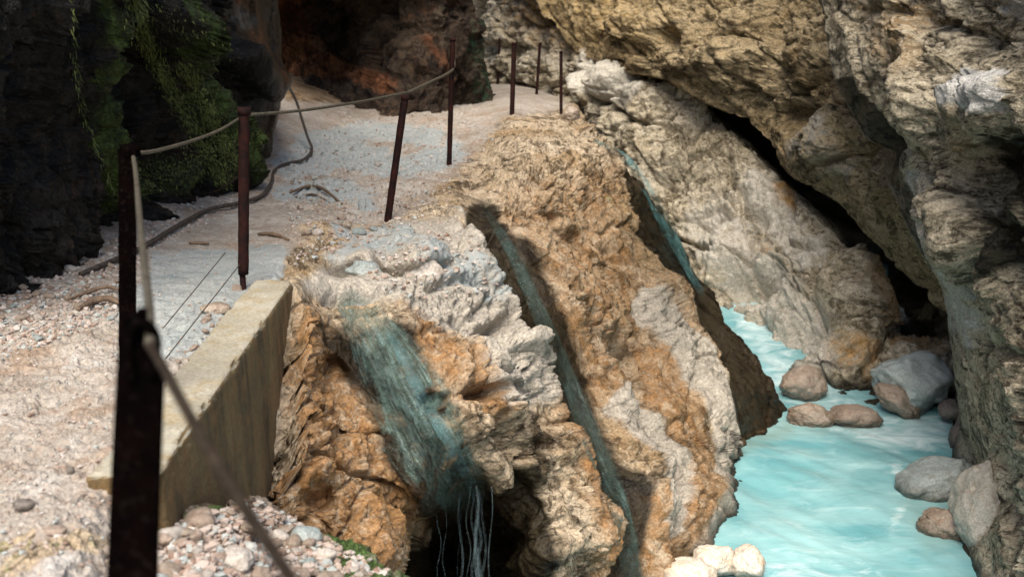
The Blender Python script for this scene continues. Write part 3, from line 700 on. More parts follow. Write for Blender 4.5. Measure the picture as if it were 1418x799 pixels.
def tube(bm, pts, r, n=8, cap=True):
    pts = [Vector(p) for p in pts]
    rs = r if isinstance(r, (list, tuple)) else [r] * len(pts)
    rings = []; up = None
    for i, p in enumerate(pts):
        t = (pts[min(i + 1, len(pts) - 1)] - pts[max(i - 1, 0)]).normalized()
        if up is None:
            up = t.orthogonal().normalized()
        up = (up - t * up.dot(t)).normalized(); sd = t.cross(up)
        rings.append([bm.verts.new(p + (up * math.cos(2 * math.pi * k / n) + sd * math.sin(2 * math.pi * k / n)) * rs[i]) for k in range(n)])
    for a, b in zip(rings[:-1], rings[1:]):
        for k in range(n): bm.faces.new((a[k], a[(k + 1) % n], b[(k + 1) % n], b[k]))
    if cap:
        bm.faces.new(rings[0][::-1]); bm.faces.new(rings[-1])

def spline(cp, n=12):
    cp = [Vector(c) for c in cp]
    P = [cp[0] * 2 - cp[1]] + cp + [cp[-1] * 2 - cp[-2]]
    out = []
    for i in range(1, len(P) - 2):
        a, b, c, d = P[i - 1], P[i], P[i + 1], P[i + 2]
        for k in range(n):
            t = k / n
            out.append(.5 * ((2 * b) + (c - a) * t + (2 * a - 5 * b + 4 * c - d) * t * t + (3 * b - a - 3 * c + d) * t ** 3))
    out.append(cp[-1])
    return out

def sag(a, b, s, n=24):
    a, b = Vector(a), Vector(b)
    return [a.lerp(b, i / n) - Vector((0, 0, s * 4 * (i / n) * (1 - i / n))) for i in range(n + 1)]

def rust(name, base=(.009, .005, .0045), hi=(.032, .009, .007), rough=.8, metal=0, spec=.1):
    k = Nodes(name)
    n = k.noise(14, 6, .7); n2 = k.noise(70, 3, .6)
    c = k.mix(k.map(n, .4, .66), base, hi)
    c = k.mix(k.map(n2, .55, .75, 0, .5), c, (.012, .009, .008))
    p = k.principled(Base_Color=c, Roughness=rough, Metallic=metal, Normal=k.bump(k.math('ADD', n, n2), .4, .004)); p.inputs['Specular IOR Level'].default_value = spec
    return k.finish(p)
M['rust'] = rust('rusty_steel'); M['rust_dark'] = rust('dark_rusty_steel', (.0012, .0008, .0008), (.003, .0013, .0012), .95, 0, .01)
M['rust_pale'] = rust('brown_steel', (.09, .055, .035), (.2, .12, .07), .8, 0)
def wire_mat(name, a, b, rough=.5, metal=.7):
    k = Nodes(name); n = k.noise(40, 4, .6)
    p = k.principled(Base_Color=k.mix(k.map(n, .35, .65), a, b), Roughness=rough, Metallic=metal * .3, Normal=k.bump(k.noise(220, 2, .5), .3, .002)); p.inputs['Specular IOR Level'].default_value = .08
    return k.finish(p)
M['wire'] = wire_mat('steel_wire_rope', (.055, .048, .034), (.115, .10, .076)); M['wire_rust'] = wire_mat('rusty_wire_rope', (.014, .010, .007), (.036, .026, .018), .85, 0)
M['hose'] = wire_mat('dark_cable_sheath', (.035, .028, .024), (.085, .07, .058), .6, 0)

# ------------------------------------------------------------------ concrete kerb
def concrete():
    k = Nodes('weathered_concrete')
    n1 = k.noise(2.2, 6, .6); n2 = k.noise(9, 6, .7); n3 = k.noise(55, 3, .7); vs = k.noise(1, 5, .6, k.scalevec(k.co, (0, 0, 0), (7, 7, 1.4)))
    c = k.mix(k.map(n1, .4, .6), (.29, .26, .19), (.37, .34, .265))
    c = k.mix(k.map(n2, .48, .66, 0, .8), c, (.29, .215, .10))
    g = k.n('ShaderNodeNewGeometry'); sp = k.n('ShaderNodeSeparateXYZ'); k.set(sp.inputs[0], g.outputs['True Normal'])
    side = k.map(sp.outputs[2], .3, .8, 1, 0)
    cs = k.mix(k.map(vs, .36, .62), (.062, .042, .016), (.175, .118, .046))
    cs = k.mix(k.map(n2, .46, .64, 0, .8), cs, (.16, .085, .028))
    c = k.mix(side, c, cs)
    c = k.mix(1.0, c, k.map(n3, .3, .7, .75, 1.22), 'MULTIPLY')
    b = k.bump(k.math('ADD', n3, k.math('ADD', n2, vs)), .55, .014)
    return k.finish(k.principled(Base_Color=c, Roughness=.88, Normal=b))
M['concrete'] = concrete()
def G(px, py, zz): return Vector(W(px, py, float(dz(py, zz))))
def kerb():
    zt = .055
    a = G(222, 652, zt); b = G(406, 388, zt); cc = G(352, 386, zt); d = G(120, 660, zt)
    # lower corners: the outer face leans out a little
    q = [[a, b], [d, cc]]
    bm = bmesh.new()
    NU, NV, NH = 90, 14, 44
    def P(u, v, w):
        t = a.lerp(b, u).lerp(d.lerp(cc, u), v)
        return t + Vector((.02 * w, 0, -w * (.5 + .75 * u)))
    grids = [(lambda i, j: P(i / NU, j / NV, 0), NU, NV), (lambda i, j: P(i / NU, 0, j / NH), NU, NH), (lambda i, j: P(0, i / NV, j / NH), NV, NH), (lambda i, j: P(1, i / NV, j / NH), NV, NH), (lambda i, j: P(i / NU, 1, j / NH), NU, NH)]
    for f, n, m in grids:
        vs = [[bm.verts.new(f(i, j)) for j in range(m + 1)] for i in range(n + 1)]
        for i in range(n):
            for j in range(m): bm.faces.new((vs[i][j], vs[i + 1][j], vs[i + 1][j + 1], vs[i][j + 1]))
    bmesh.ops.remove_doubles(bm, verts=bm.verts, dist=.0005)
    bmesh.ops.recalc_face_normals(bm, faces=bm.faces)
    bm.normal_update()
    co = np.array([v.co for v in bm.verts]); nn = np.array([v.normal for v in bm.verts])
    chip = np.maximum(fbm(co, 7, 3, 141), 0)
    ax = (b - a).normalized()
    # worn edges: pull arrises in
    edge = np.array([1.0 if (abs(v.normal.z) < .95 and abs(v.normal.z) > .3) else 0 for v in bm.verts])
    hgt = .010 * fbm(co * np.array([1, 1, .35]), 9, 4, 143) + .006 * fbm(co, 40, 2, 144) - edge * (.006 + .05 * chip)
    co = co + nn * hgt[:, None]
    for v, c_ in zip(bm.verts, co): v.co = c_
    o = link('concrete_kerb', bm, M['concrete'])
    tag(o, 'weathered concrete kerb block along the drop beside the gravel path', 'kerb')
    return a, b
kerb()

# ------------------------------------------------------------------ railing posts
def top_h(p): return p
posts = []
def post(base, height, width, mat, label, lean=(0, 0), ring=True, top=None, sleeve=False, name='railing_post', sink=.15, cap=True):
    t = thing(name, label, 'post', base, 'rusty railing posts along the path')
    lx, ly = lean
    if top:
        r_ = ray(*top); t_ = base[1] / r_[1]; q_ = CAM + r_ * t_
        height = float(q_[2] - base[2]); lx, ly = float(q_[0] - base[0]), 0.0
    bm = bmesh.new()
    w = width / 2; th = width * .16
    # steel angle section, open to the back
    prof = [(-w, -w), (w, -w), (w, -w + th), (-w + th, -w + th), (-w + th, w), (-w, w)]
    prof = [(x * .98, y * .98) for x, y in prof]
    if not sleeve == 'angle':
        prof = [(math.cos(a) * w * (1 if k % 2 else .97), math.sin(a) * w) for k, a in enumerate(np.linspace(0, 2 * math.pi, 10, endpoint=False))]
    z0 = .09 if sleeve is True else -sink
    N = 24
    rows = []
    for i in range(N + 1):
        zz = z0 + (height - z0) * i / N
        f = max(zz, 0) / height
        j = 1 + .03 * math.sin(i * 1.7 + base[0] * 5)
        rows.append([bm.verts.new((x * j + lx * f, y * j + ly * f, zz)) for x, y in prof])
    m = len(prof)
    for r0, r1 in zip(rows[:-1], rows[1:]):
        for k in range(m): bm.faces.new((r0[k], r0[(k + 1) % m], r1[(k + 1) % m], r1[k]))
    bm.faces.new(rows[0][::-1]); bm.faces.new(rows[-1])
    bmesh.ops.recalc_face_normals(bm, faces=bm.faces)
    link('shaft', bm, mat, t, smooth=sleeve != 'angle')
    if cap:
        bm = bmesh.new()
        tube(bm, [(lx, ly, height - .03), (lx, ly, height + .012)], w * 1.14, 12)
        link('cap', bm, mat, t)
    if sleeve is True:
        bm = bmesh.new(); tube(bm, [(0, 0, -sink), (0, 0, .1)], w * .55, 10); link('ground_pin', bm, mat, t)
    if False:
        bm = bmesh.new()
        c0 = Vector((lx * .97 + w * 1.1, ly * .97 - w * .2, height - .075)); rr = width * .55
        pts = [c0 + Vector((rr * .7 * math.cos(a), 0, rr * math.sin(a))) for a in np.linspace(0, 2 * math.pi, 20)]
        tube(bm, pts, width * .13, 8, cap=False)
        link('eyelet', bm, mat, t)
    posts.append(t)
    return t

def base_at(px, py, d): return Vector(W(px, py, d))
def gbase(px, py):
    h, n = hit(px, py, 'ru'); return h
b3 = gbase(337, 400); h3 = 1.08
b4 = gbase(537, 305); b5 = gbase(622, 228); b6 = gbase(709, 158); b7 = gbase(777, 158)
def height_for(b, py_top, px_top=None):
    """height so that the top of a post on b reaches a given height in the view"""
    v = b - Vector(CAM); d = v.dot(Vector(FWD))
    zt = W(CX, py_top, d)[2]
    return float(zt - b.z)
p2 = gbase(180, 565)
post(p2, height_for(p2, 205), .066, M['rust_dark'], 'dark rusty post second from the camera, cable bent over its top', top=(180, 205), sleeve='angle')
post(b3, height_for(b3, 152), .066, M['rust'], 'brown rusty post standing at the far end of the concrete kerb', top=(338, 152), sleeve=True)
post(b4, height_for(b4, 134), .062, M['rust'], 'rusty post leaning right at the path edge above the first trickle', top=(561, 134))
post(b5, height_for(b5, 54), .058, M['rust'], 'tall rusty red post in front of the dark rock pillar', top=(627, 54))
post(b6, height_for(b6, 60), .075, M['rust'], 'reddish post on the crest at the end of the rocky shoulder', top=(712, 60), ring=False)
post(b7, height_for(b7, 72), .055, M['rust'], 'thin brown post beside the small boulder on the crest', top=(777, 72), ring=False)
b8 = gbase(743, 131); b9 = gbase(689, 117)
post(b8, height_for(b8, 60), .06, M['rust'], 'far grey brown post at the bend, tilted, before the pale wall', top=(748, 60), ring=False)
post(b9, height_for(b9, 54), .055, M['rust'], 'thin brown post farthest along the path beside the pillar', top=(692, 54), ring=False)

# near post: flat bar with a big welded eye
def near_post():
    d = 1.5
    top = Vector(W(190, 446, d)); bot_z = ground(top.x - .07, top.y, 'ru').z
    base = Vector((top.x - .045, top.y, bot_z))
    t = thing('railing_post', 'nearest black steel post with a welded eye, blurred in the foreground', 'post', base, 'rusty railing posts along the path')
    H = top.z - bot_z
    bm = bmesh.new()
    def xz(px, py):
        r_ = ray(px, py); q_ = CAM + r_ * (base.y / r_[1]); return float(q_[0] - base.x), float(q_[2] - base.z)
    # outline of the bar: wide below, the neck at the eye
    lf = [xz(150, 799), xz(157, 640), xz(163, 520), xz(168, 455), xz(174, 440)]
    rg = [xz(217, 799), xz(222, 640), xz(226, 520), xz(226, 505), xz(222, 500)]
    lf = [(lf[0][0] - .012, -.12)] + lf; rg = [(rg[0][0] - .012, -.12)] + rg
    T = .008
    bar = bmesh.new()
    L_ = 14
    vs = []
    for i in range(len(lf)):
        row = []
        for y in (-T, T):
            row.append((bar.verts.new((lf[i][0], y, lf[i][1])), bar.verts.new((rg[i][0], y, min(rg[i][1], xz(200, 500)[1])))))
        vs.append(row)
    for a, b in zip(vs[:-1], vs[1:]):
        for k in (0, 1):
            bar.faces.new((a[k][0], a[k][1], b[k][1], b[k][0]))
        bar.faces.new((a[0][0], b[0][0], b[1][0], a[1][0])); bar.faces.new((a[0][1], a[1][1], b[1][1], b[0][1]))
    a = vs[-1]; bar.faces.new((a[0][0], a[0][1], a[1][1], a[1][0])); a = vs[0]; bar.faces.new((a[0][0], a[1][0], a[1][1], a[0][1]))
    bmesh.ops.remove_doubles(bar, verts=bar.verts, dist=.0003)
    # side flange so that the bar is an angle section
    x0, z0 = lf[0]; x1, z1 = lf[-1]
    fl = [bar.verts.new(c) for c in ((x0, T, z0), (x0 + .012, T, z0), (x1 + .012, T, z1), (x1, T, z1), (x0, T + .05, z0), (x0 + .012, T + .05, z0), (x1 + .012, T + .05, z1), (x1, T + .05, z1))]
    for f in ((4, 5, 6, 7), (0, 4, 7, 3), (1, 2, 6, 5), (3, 7, 6, 2), (0, 1, 5, 4), (0, 3, 2, 1)): bar.faces.new([fl[k] for k in f])
    bmesh.ops.recalc_face_normals(bar, faces=bar.faces)
    link('shaft', bar, M['rust_dark'], t, smooth=False)
    eye = bmesh.new()
    pth = [xz(186, 520), xz(183, 490), xz(184, 462), xz(194, 446), xz(207, 447), xz(217, 460), xz(219, 480), xz(216, 520)]
    tube(eye, spline([(x, -.012, zz) for x, zz in pth], 6), .0085, 10)
    link('eyelet', eye, M['rust_dark'], t)
    return t
near_post()

# ------------------------------------------------------------------ wire ropes
def rope(name, pts, r, mat, label, cat='cable', group=None):
    bm = bmesh.new(); tube(bm, pts, r, 8)
    return tag(link(name, bm, mat), label, cat, group)
def ptop(b, pxy, d_off=-.05):
    v = b - Vector(CAM); d = v.dot(Vector(FWD))
    return Vector(W(pxy[0], pxy[1], d + d_off))
A1 = Vector(W(208, 478, 1.45)); A2 = ptop(p2, (183, 207)); A3 = ptop(b3, (338, 160)); A4 = ptop(b4, (566, 128)); A5 = ptop(b5, (629, 92)); A5b = ptop(b5, (627, 68), -.05)
GRP = 'wire ropes of the railing'
rope('wire_rope', spline([Vector(W(420, 830, .86)), Vector(W(390, 780, .93)), Vector(W(330, 690, 1.08)), Vector(W(265, 580, 1.24)), Vector(W(228, 512, 1.4)), A1], 10), .0075, M['wire_rust'], 'thick blurred rusty cable running down from the near post to the lower right', group=GRP)
rope('wire_rope', spline([A1, Vector(W(206, 420, 1.75)), Vector(W(195, 320, 2.5)), Vector(W(188, 240, 3.4)), A2], 10), .008, M['wire'], 'pale cable rising along the second post from the near eyelet', group=GRP)
rope('wire_rope', spline([A2, Vector(W(205, 211, 4.05)), Vector(W(260, 197, 4.7)), Vector(W(305, 180, 5.3)), A3], 10), .0075, M['wire'], 'grey cable sagging between the second post and the kerb post', group=GRP)
rope('wire_rope', spline([A3, Vector(W(420, 153, 6.6)), Vector(W(500, 141, 7.5)), A4], 12), .010, M['wire'], 'thin grey cable between the kerb post and the leaning post', group=GRP)
rope('wire_rope', spline([A4, Vector(W(600, 112, 9.4)), Vector(W(620, 102, 10.4)), A5, A5b], 10), .014, M['wire'], 'grey cable climbing from the leaning post to the tall post', group=GRP)
rope('guy_wire', sag(hit(226, 460, 'r')[0] + Vector((0, 0, .02)), ptop(b3, (312, 350)), .0), .003, M['hose'], 'thin wire over the grey patch of path, left of the pair', 'wire', 'thin wires near the kerb post')
rope('guy_wire', sag(hit(230, 502, 'r')[0] + Vector((0, 0, .02)), ptop(b3, (333, 365)), .0), .003, M['hose'], 'thin wire over the grey patch of path, right of the pair', 'wire', 'thin wires near the kerb post')
rope('wire_rope', sag(ptop(b3, (335, 240)), hit(268, 268, 'rl')[0], .05), .006, M['wire_rust'], 'loose wire drooping from the kerb post towards the mossy cliff', group=GRP)
# the loose cable along the path
hp = []
for x, y, up in [(112, 384, .02), (150, 368, .02), (200, 347, .03), (250, 318, .04), (290, 297, .04), (330, 288, .04), (362, 276, .03), (376, 256, .02), (380, 240, .02), (395, 231, .03), (420, 225, .03), (432, 212, .04)]:
    p, n = hit(x, y, 'r'); hp.append(p + Vector((0, 0, up)))
dl = (hp[-1] - Vector(CAM)).dot(Vector(FWD))
for x, y, dd in [(426, 190, .2), (418, 165, .3), (410, 140, .35), (395, 112, .3), (382, 98, -.2), (372, 60, -.4)]: hp.append(Vector(W(x, y, dl + dd)))
rope('loose_cable', spline(hp, 8), .017, M['hose'], 'dark loose cable snaking over the gravel path and up the cliff edge')

# ------------------------------------------------------------------ boulders and stones
def stone_bm(seed, sub=4, sc=(1, 1, 1), rough=.22, flat=.35, ang=.5):
    bm = bmesh.new(); bmesh.ops.create_icosphere(bm, subdivisions=sub, radius=1)
    co = np.array([v.co for v in bm.verts])
    off = np.array([seed * 3.7, seed * 1.3, -seed * 2.1])
    f, e = facets(co + off, 1.1, 200 + seed, .8)
    # cut by random planes for broken faces
    rng = np.random.RandomState(seed)
    r = np.ones(len(co))
    for _ in range(9):
        n = rng.normal(size=3); n /= np.linalg.norm(n); dd = rng.uniform(.62, .95)
        dp = co @ n
        r = np.where(dp > 1e-3, np.minimum(r, dd / np.maximum(dp, 1e-3)), r)
    r = ang * r + (1 - ang)
    f4, e4 = facets(co + off, 2.6, 300 + seed, .8)
    r = r + rough * fbm(co + off, 1.0, 4, seed) * .8 + .07 * f * rough * 4 + .035 * f4 - .03 * np.exp(-(e / .05) ** 2) + .04 * fbm(co + off, 4.5, 4, seed + 5)
    co = co * r[:, None] * np.array(sc)
    for v, c_ in zip(bm.verts, co): v.co = c_
    return bm
def stone_mat(name, a, b, c_, wet=False, rough=.75):
    k = Nodes(name)
    n1 = k.noise(2.4, 6, .6); n2 = k.noise(11, 6, .7); n3 = k.noise(60, 3, .6)
    c = k.mix(k.map(n1, .38, .62), a, b); c = k.mix(k.map(n2, .5, .68, 0, .75), c, c_)
    c = k.mix(1.0, c, k.map(n3, .3, .7, .7, 1.28), 'MULTIPLY')
    g = k.n('ShaderNodeNewGeometry'); sp = k.n('ShaderNodeSeparateXYZ'); k.set(sp.inputs[0], g.outputs['Position'])
    wt = k.map(k.math('ADD', sp.outputs[2], k.math('MULTIPLY', n1, .2)), WATER + .28, WATER + .16)
    c = k.mix(wt, c, k.mix(1.0, c, (.38, .36, .33), 'MULTIPLY')); rough = k.map(wt, 0, 1, rough, .15)
    return k.finish(k.principled(Base_Color=c, Roughness=rough, Normal=k.bump(k.math('ADD', n2, n3), .5, .03)))
M['st_grey'] = stone_mat('grey_green_boulder', (.235, .27, .26), (.33, .36, .34), (.17, .165, .135), rough=.5)
M['st_brown'] = stone_mat('brown_boulder', (.27, .205, .15), (.37, .31, .25), (.20, .11, .06), rough=.4)
M['st_pale'] = stone_mat('pale_stone', (.38, .33, .28), (.50, .46, .41), (.29, .22, .16))
M['st_pink'] = stone_mat('pink_stone', (.26, .19, .14), (.36, .29, .23), (.18, .115, .075))
M['st_brown2'] = stone_mat('pale_brown_boulder', (.33, .30, .25), (.42, .39, .34), (.24, .19, .13), rough=.6)
M['st_big'] = stone_mat('pale_blue_grey_boulder', (.34, .39, .38), (.44, .48, .46), (.25, .25, .22), rough=.5)
M['st_dark'] = stone_mat('dark_wet_stone', (.12, .10, .085), (.2, .17, .14), (.07, .055, .045), rough=.35)
M['st_white'] = stone_mat('orange_white_stone', (.58, .5, .4), (.66, .6, .52), (.5, .31, .15), rough=.5)
SEED = [10]
def boulder(px, py, w, hgt, mat, label, depth=None, zoff=None, dscale=1.0, group=None, rot=0, ang=.5, name='boulder', cat='boulder', sub=4):
    """boulder centred on a view direction, w x hgt in photo pixels, standing at water level or on ground"""
    SEED[0] += 1
    d = depth or float(dz(py, WATER if zoff is None else zoff))
    c = Vector(W(px, py, d)); s = d / F
    rx, rz = w / 2 * s * 1.08, hgt / 2 * s * 1.12
    bm = stone_bm(SEED[0], 5, (rx, (rx * .5 + rz * .5) * dscale, rz), .3, ang=min(.95, ang + .35))
    if rot: bmesh.ops.rotate(bm, verts=bm.verts, cent=(0, 0, 0), matrix=__import__('mathutils').Matrix.Rotation(math.radians(rot), 3, 'Y'))
    o = link(name, bm, mat, loc=c)
    return tag(o, label, cat, group)
boulder(1266, 530, 124, 76, M['st_big'], 'large smooth grey green boulder at the mouth of the dark cleft', float(dz(566, WATER)), rot=18, ang=.55, sub=5)
boulder(1246, 556, 72, 34, M['st_brown'], 'flat brown slab tucked under the large grey boulder', float(dz(572, WATER)) - .1, rot=25)
boulder(1318, 566, 40, 30, M['st_dark'], 'small dark rock right of the large grey boulder', float(dz(582, WATER)) - .1, rot=-20)
boulder(1112, 532, 58, 46, M['st_brown'], 'rounded tan boulder in the white water below the far wall', float(dz(550, WATER)), ang=.35)
boulder(1123, 577, 66, 34, M['st_brown'], 'low brown boulder in the stream, left of the flat one', float(dz(586, WATER)), ang=.4)
boulder(1184, 577, 68, 28, M['st_pink'], 'flat pinkish boulder breaking the surface mid stream', float(dz(586, WATER)), ang=.5)
boulder(1298, 664, 100, 52, M['st_grey'], 'wet grey boulder washed by water near the right wall', float(dz(682, WATER)), rot=-18, ang=.5, sub=5)
boulder(1308, 724, 76, 46, M['st_brown'], 'half sunk brown rock below the wet grey boulder', float(dz(735, WATER)), ang=.4)
boulder(1362, 710, 80, 120, M['st_brown2'], 'pale rounded boulder leaning on the foot of the right wall', float(dz(765, WATER)) + .05, ang=.15, sub=5)
boulder(1330, 610, 30, 40, M['st_dark'], 'dark rock at the foot of the right wall above the washed boulder', float(dz(625, WATER)) + .1)
boulder(988, 776, 56, 42, M['st_white'], 'white stone at the river edge, left of the orange tinted one', float(dz(797, WATER)), ang=.4)
boulder(1034, 776, 48, 44, M['st_white'], 'orange tinted pale stone at the river edge beside the pool', float(dz(797, WATER)), ang=.4)
boulder(955, 800, 76, 46, M['st_white'], 'broad cream stone at the bottom edge below the tufa slope', float(dz(815, WATER)), ang=.3)
boulder(792, 158, 24, 18, M['st_brown'], 'small brown boulder on the crest beside the thin post', depth=14.6)
boulder(560, 352, 0.1, 0.1, M['st_pale'], 'x') if False else None
# loose blocks on the shoulder
def ground_stone(px, py, w, hgt, mat, label, which='ru', rot=0, group=None, ang=.7, sub=3, sink=.25, name='stone', cat='stone'):
    SEED[0] += 1
    p, n = hit(px, py + hgt * .4, which)
    d = (p - Vector(CAM)).dot(Vector(FWD)); s = d / F
    rx, rz = w / 2 * s * 1.1, hgt / 2 * s * 1.1
    bm = stone_bm(SEED[0], sub, (rx, max(rx, rz) * .8, rz), .25, ang=ang)
    if rot: bmesh.ops.rotate(bm, verts=bm.verts, cent=(0, 0, 0), matrix=__import__('mathutils').Matrix.Rotation(math.radians(rot), 3, 'Y'))
    o = link(name, bm, mat, loc=p + Vector((0, 0, rz * (1 - 2 * sink))))
    return tag(o, label, cat, group)
ground_stone(586, 356, 54, 40, M['st_pale'], 'white angular block set in the shoulder below the leaning post', rot=10, sub=4, sink=.62, ang=.95)
ground_stone(505, 362, 46, 24, M['st_grey'], 'flat grey slab stone on the shoulder left of the white block', rot=8, sub=4, sink=.6, ang=.95)
ground_stone(328, 770, 56, 30, M['st_pale'], 'largest white stone lying on the rubble at the bottom', rot=8, sub=4)
ground_stone(386, 741, 28, 20, M['st_pale'], 'white stone on the rubble under the blurred cable', rot=0, sub=4)
ground_stone(425, 738, 42, 26, M['st_grey'], 'grey stone at the rubble edge right of the cable', rot=10)
ground_stone(452, 765, 26, 18, M['st_pale'], 'pale stone beside the mossy lip of the rubble')
ground_stone(32, 696, 30, 16, M['st_dark'], 'dark brown stone on the path near the left edge')
ground_stone(78, 733, 30, 14, M['st_pink'], 'reddish stone on the path above the mossy root')
ground_stone(98, 650, 10, 14, M['st_dark'], 'small dark upright stone on the path left of the near post')
ground_stone(226, 745, 24, 20, M['st_pink'], 'rounded pinkish stone at the kerb end beside the near post')
ground_stone(300, 425, 40, 14, M['st_brown'], 'flat brown stone beside the kerb near the kerb post')
# repeated rubble: copies of a few meshes
protos = []
for kk, mk in enumerate(['st_pale', 'st_pink', 'st_brown', 'st_brown', 'st_pink', 'st_grey']):
    bm = stone_bm(400 + kk, 3, (1, .85, .62), .25, ang=.8)
    me = bpy.data.meshes.new('stone'); bm.to_mesh(me); bm.free()
    me.polygons.foreach_set('use_smooth', np.ones(len(me.polygons), bool)); me.materials.append(M[mk]); protos.append(me)
rng = random.Random(5)
def scatter(n, poly, rmin, rmax, label, group, which='ru', jitter=.3):
    xs = [p[0] for p in poly]; ys_ = [p[1] for p in poly]; k = 0; tries = 0
    while k < n and tries < n * 20:
        tries += 1
        x, y = rng.uniform(min(xs), max(xs)), rng.uniform(min(ys_), max(ys_))
        if not inside(np.array([x]), np.array([y]), poly)[0]: continue
        p, nn = hit(x, y, which)
        r = rmin * (rmax / rmin) ** (rng.random() ** 2.2)
        o = bpy.data.objects.new('stone', protos[rng.randrange(len(protos))]); COL.objects.link(o)
        o.location = p + Vector((0, 0, r * .25)); o.scale = (r * rng.uniform(.8, 1.3), r * rng.uniform(.8, 1.2), r * rng.uniform(.7, 1.2))
        o.rotation_euler = (rng.uniform(-.5, .5), rng.uniform(-.5, .5), rng.uniform(0, 6.28))
        tag(o, label, 'stone', group); k += 1
scatter(125, [(212, 728), (300, 706), (360, 700), (450, 742), (540, 790), (560, 810), (200, 810)], .009, .065, 'small broken stone in the rubble below the concrete kerb', 'stones in the rubble below the kerb', 'u')
scatter(70, [(0, 395), (120, 350), (165, 350), (160, 440), (60, 470), (0, 480)], .012, .04, 'small stone in the gravel bank at the foot of the mossy cliff', 'stones at the foot of the cliff', 'r')
scatter(40, [(290, 425), (335, 395), (350, 420), (290, 470), (250, 520), (240, 510)], .012, .035, 'small stone on the grey path patch beside the kerb', 'stones beside the kerb', 'r')
scatter(22, [(400, 300), (640, 250), (650, 300), (560, 380), (430, 380)], .015, .06, 'small stone on the rocky shoulder around the leaning post', 'stones on the rocky shoulder', 'r')

# gravel: too many to count
def gravel():
    ico = bmesh.new(); bmesh.ops.create_icosphere(ico, subdivisions=1, radius=1)
    v0 = np.array([v.co for v in ico.verts]); f0 = np.array([[v.index for v in f.verts] for f in ico.faces]); ico.free()
    r = np.random.RandomState(3); V = []; Fc = []; n = 0
    specs = [(1500, [(0, 400), (150, 350), (230, 330), (330, 300), (400, 340), (300, 480), (210, 640), (120, 799), (0, 799)], .0025, .009), (2200, [(0, 395), (120, 352), (200, 310), (330, 240), (330, 290), (200, 350), (160, 440), (0, 500)], .005, .016),
             (1500, [(380, 180), (640, 150), (700, 170), (640, 260), (560, 320), (400, 370)], .006, .02), (1500, [(205, 735), (300, 706), (360, 695), (450, 742), (540, 795), (200, 805)], .006, .02), (250, [(440, 340), (640, 300), (700, 400), (560, 420)], .008, .025)]
    for cnt, poly, a, b in specs:
        xs = [p[0] for p in poly]; yy = [p[1] for p in poly]; k = 0
        while k < cnt:
            x, y = r.uniform(min(xs), max(xs)), r.uniform(min(yy), max(yy))
            if not inside(np.array([x]), np.array([y]), poly)[0]: continue
            k += 1
            p, nn = hit(x, y, 'ru')
            s = a * (b / a) ** (r.rand() ** 2)
            vv = v0 * (1 + .28 * r.randn(len(v0), 1)) * np.array([s * r.uniform(.8, 1.3), s * r.uniform(.8, 1.3), s * r.uniform(.5, .9)])
            V.append(vv + np.array(p) + [0, 0, s * .3]); Fc.append(f0 + n); n += len(v0)
    V = np.concatenate(V); Fc = np.concatenate(Fc)
    me = bpy.data.meshes.new('gravel'); me.from_pydata(V.tolist(), [], Fc.tolist())
    k = Nodes('gravel_stones'); g = k.n('ShaderNodeNewGeometry'); ri = g.outputs['Random Per Island']
    c = k.mix(k.map(ri, 0, .5), (.20, .125, .085), (.38, .30, .25)); c = k.mix(k.map(ri, .6, 1.05), c, (.48, .45, .41))
    c = k.mix(k.map(k.math('FRACT', k.math('MULTIPLY', ri, 17.3)), .8, .85), c, (.33, .35, .33))
    me.materials.append(k.finish(k.principled(Base_Color=c, Roughness=.8)))
    o = bpy.data.objects.new('gravel', me); COL.objects.link(o); o['kind'] = 'stuff'
    o['label'] = 'loose gravel scattered over the path and rubble'
gravel()

# ------------------------------------------------------------------ driftwood and roots
k = Nodes('old_wood'); wn = k.noise(3, 6, .7, k.scalevec(k.co, (0, 0, 0), (3, 12, 12)))
M['wood'] = k.finish(k.principled(Base_Color=k.mix(k.map(wn, .35, .65), (.075, .045, .028), (.21, .145, .095)), Roughness=.85, Normal=k.bump(wn, .7, .01)))
k = Nodes('mossy_root'); wn = k.noise(5, 6, .7)
M['root'] = k.finish(k.principled(Base_Color=k.mix(k.map(wn, .4, .62), (.10, .08, .04), (.19, .16, .085)), Roughness=.9, Normal=k.bump(wn, .8, .02)))
def stick(pxs, r, mat, label, name='driftwood', cat='driftwood', which='ru', taper=True):
    cp = [hit(x, y, which)[0] + Vector((0, 0, up)) for x, y, up in pxs]
    pts = spline(cp, 16); N = len(pts)
    bm = bmesh.new()
    tube(bm, pts, [r * (.35 + .65 * math.sin(math.pi * min(1, (.12 + .8 * i / N)))) * (1 + .06 * math.sin(i * .9) + .05 * math.sin(i * .37 + 1)) for i in range(N)], 10)
    if name == 'root':
        for v in bm.verts:
            q = np.array([v.co]); v.co += Vector((float(fbm(q, 22, 3, 5)[0]), float(fbm(q, 22, 3, 6)[0]), float(fbm(q, 22, 3, 7)[0]))) * .022
    return tag(link(name, bm, mat), label, cat)
stick([(92, 418, .01), (120, 412, .03), (150, 409, .05), (172, 414, .04)], .012, M['wood'], 'thin dark stick lying above the bleached wood by the second post')
stick([(108, 431, .01), (130, 424, .03), (152, 423, .04), (172, 428, .02)], .019, M['wood'], 'bleached brown driftwood piece lying on the gravel by the second post')
stick([(358, 326, .01), (378, 328, .02), (400, 334, .01)], .016, M['wood'], 'short weathered stick on the path behind the kerb post')
stick([(262, 338, .01), (290, 341, .02)], .012, M['wood'], 'little brown wood scrap left of the kerb post on the path')

stick([(402, 268, .01), (428, 262, .03), (448, 268, .04), (474, 284, .01)], .017, M['wood'], 'crooked brown branch on the path below the blue grey wet patch')
stick([(415, 276, .01), (432, 272, .02), (452, 279, .01)], .012, M['wood'], 'short brown branch end on the path in front of the crooked branch')

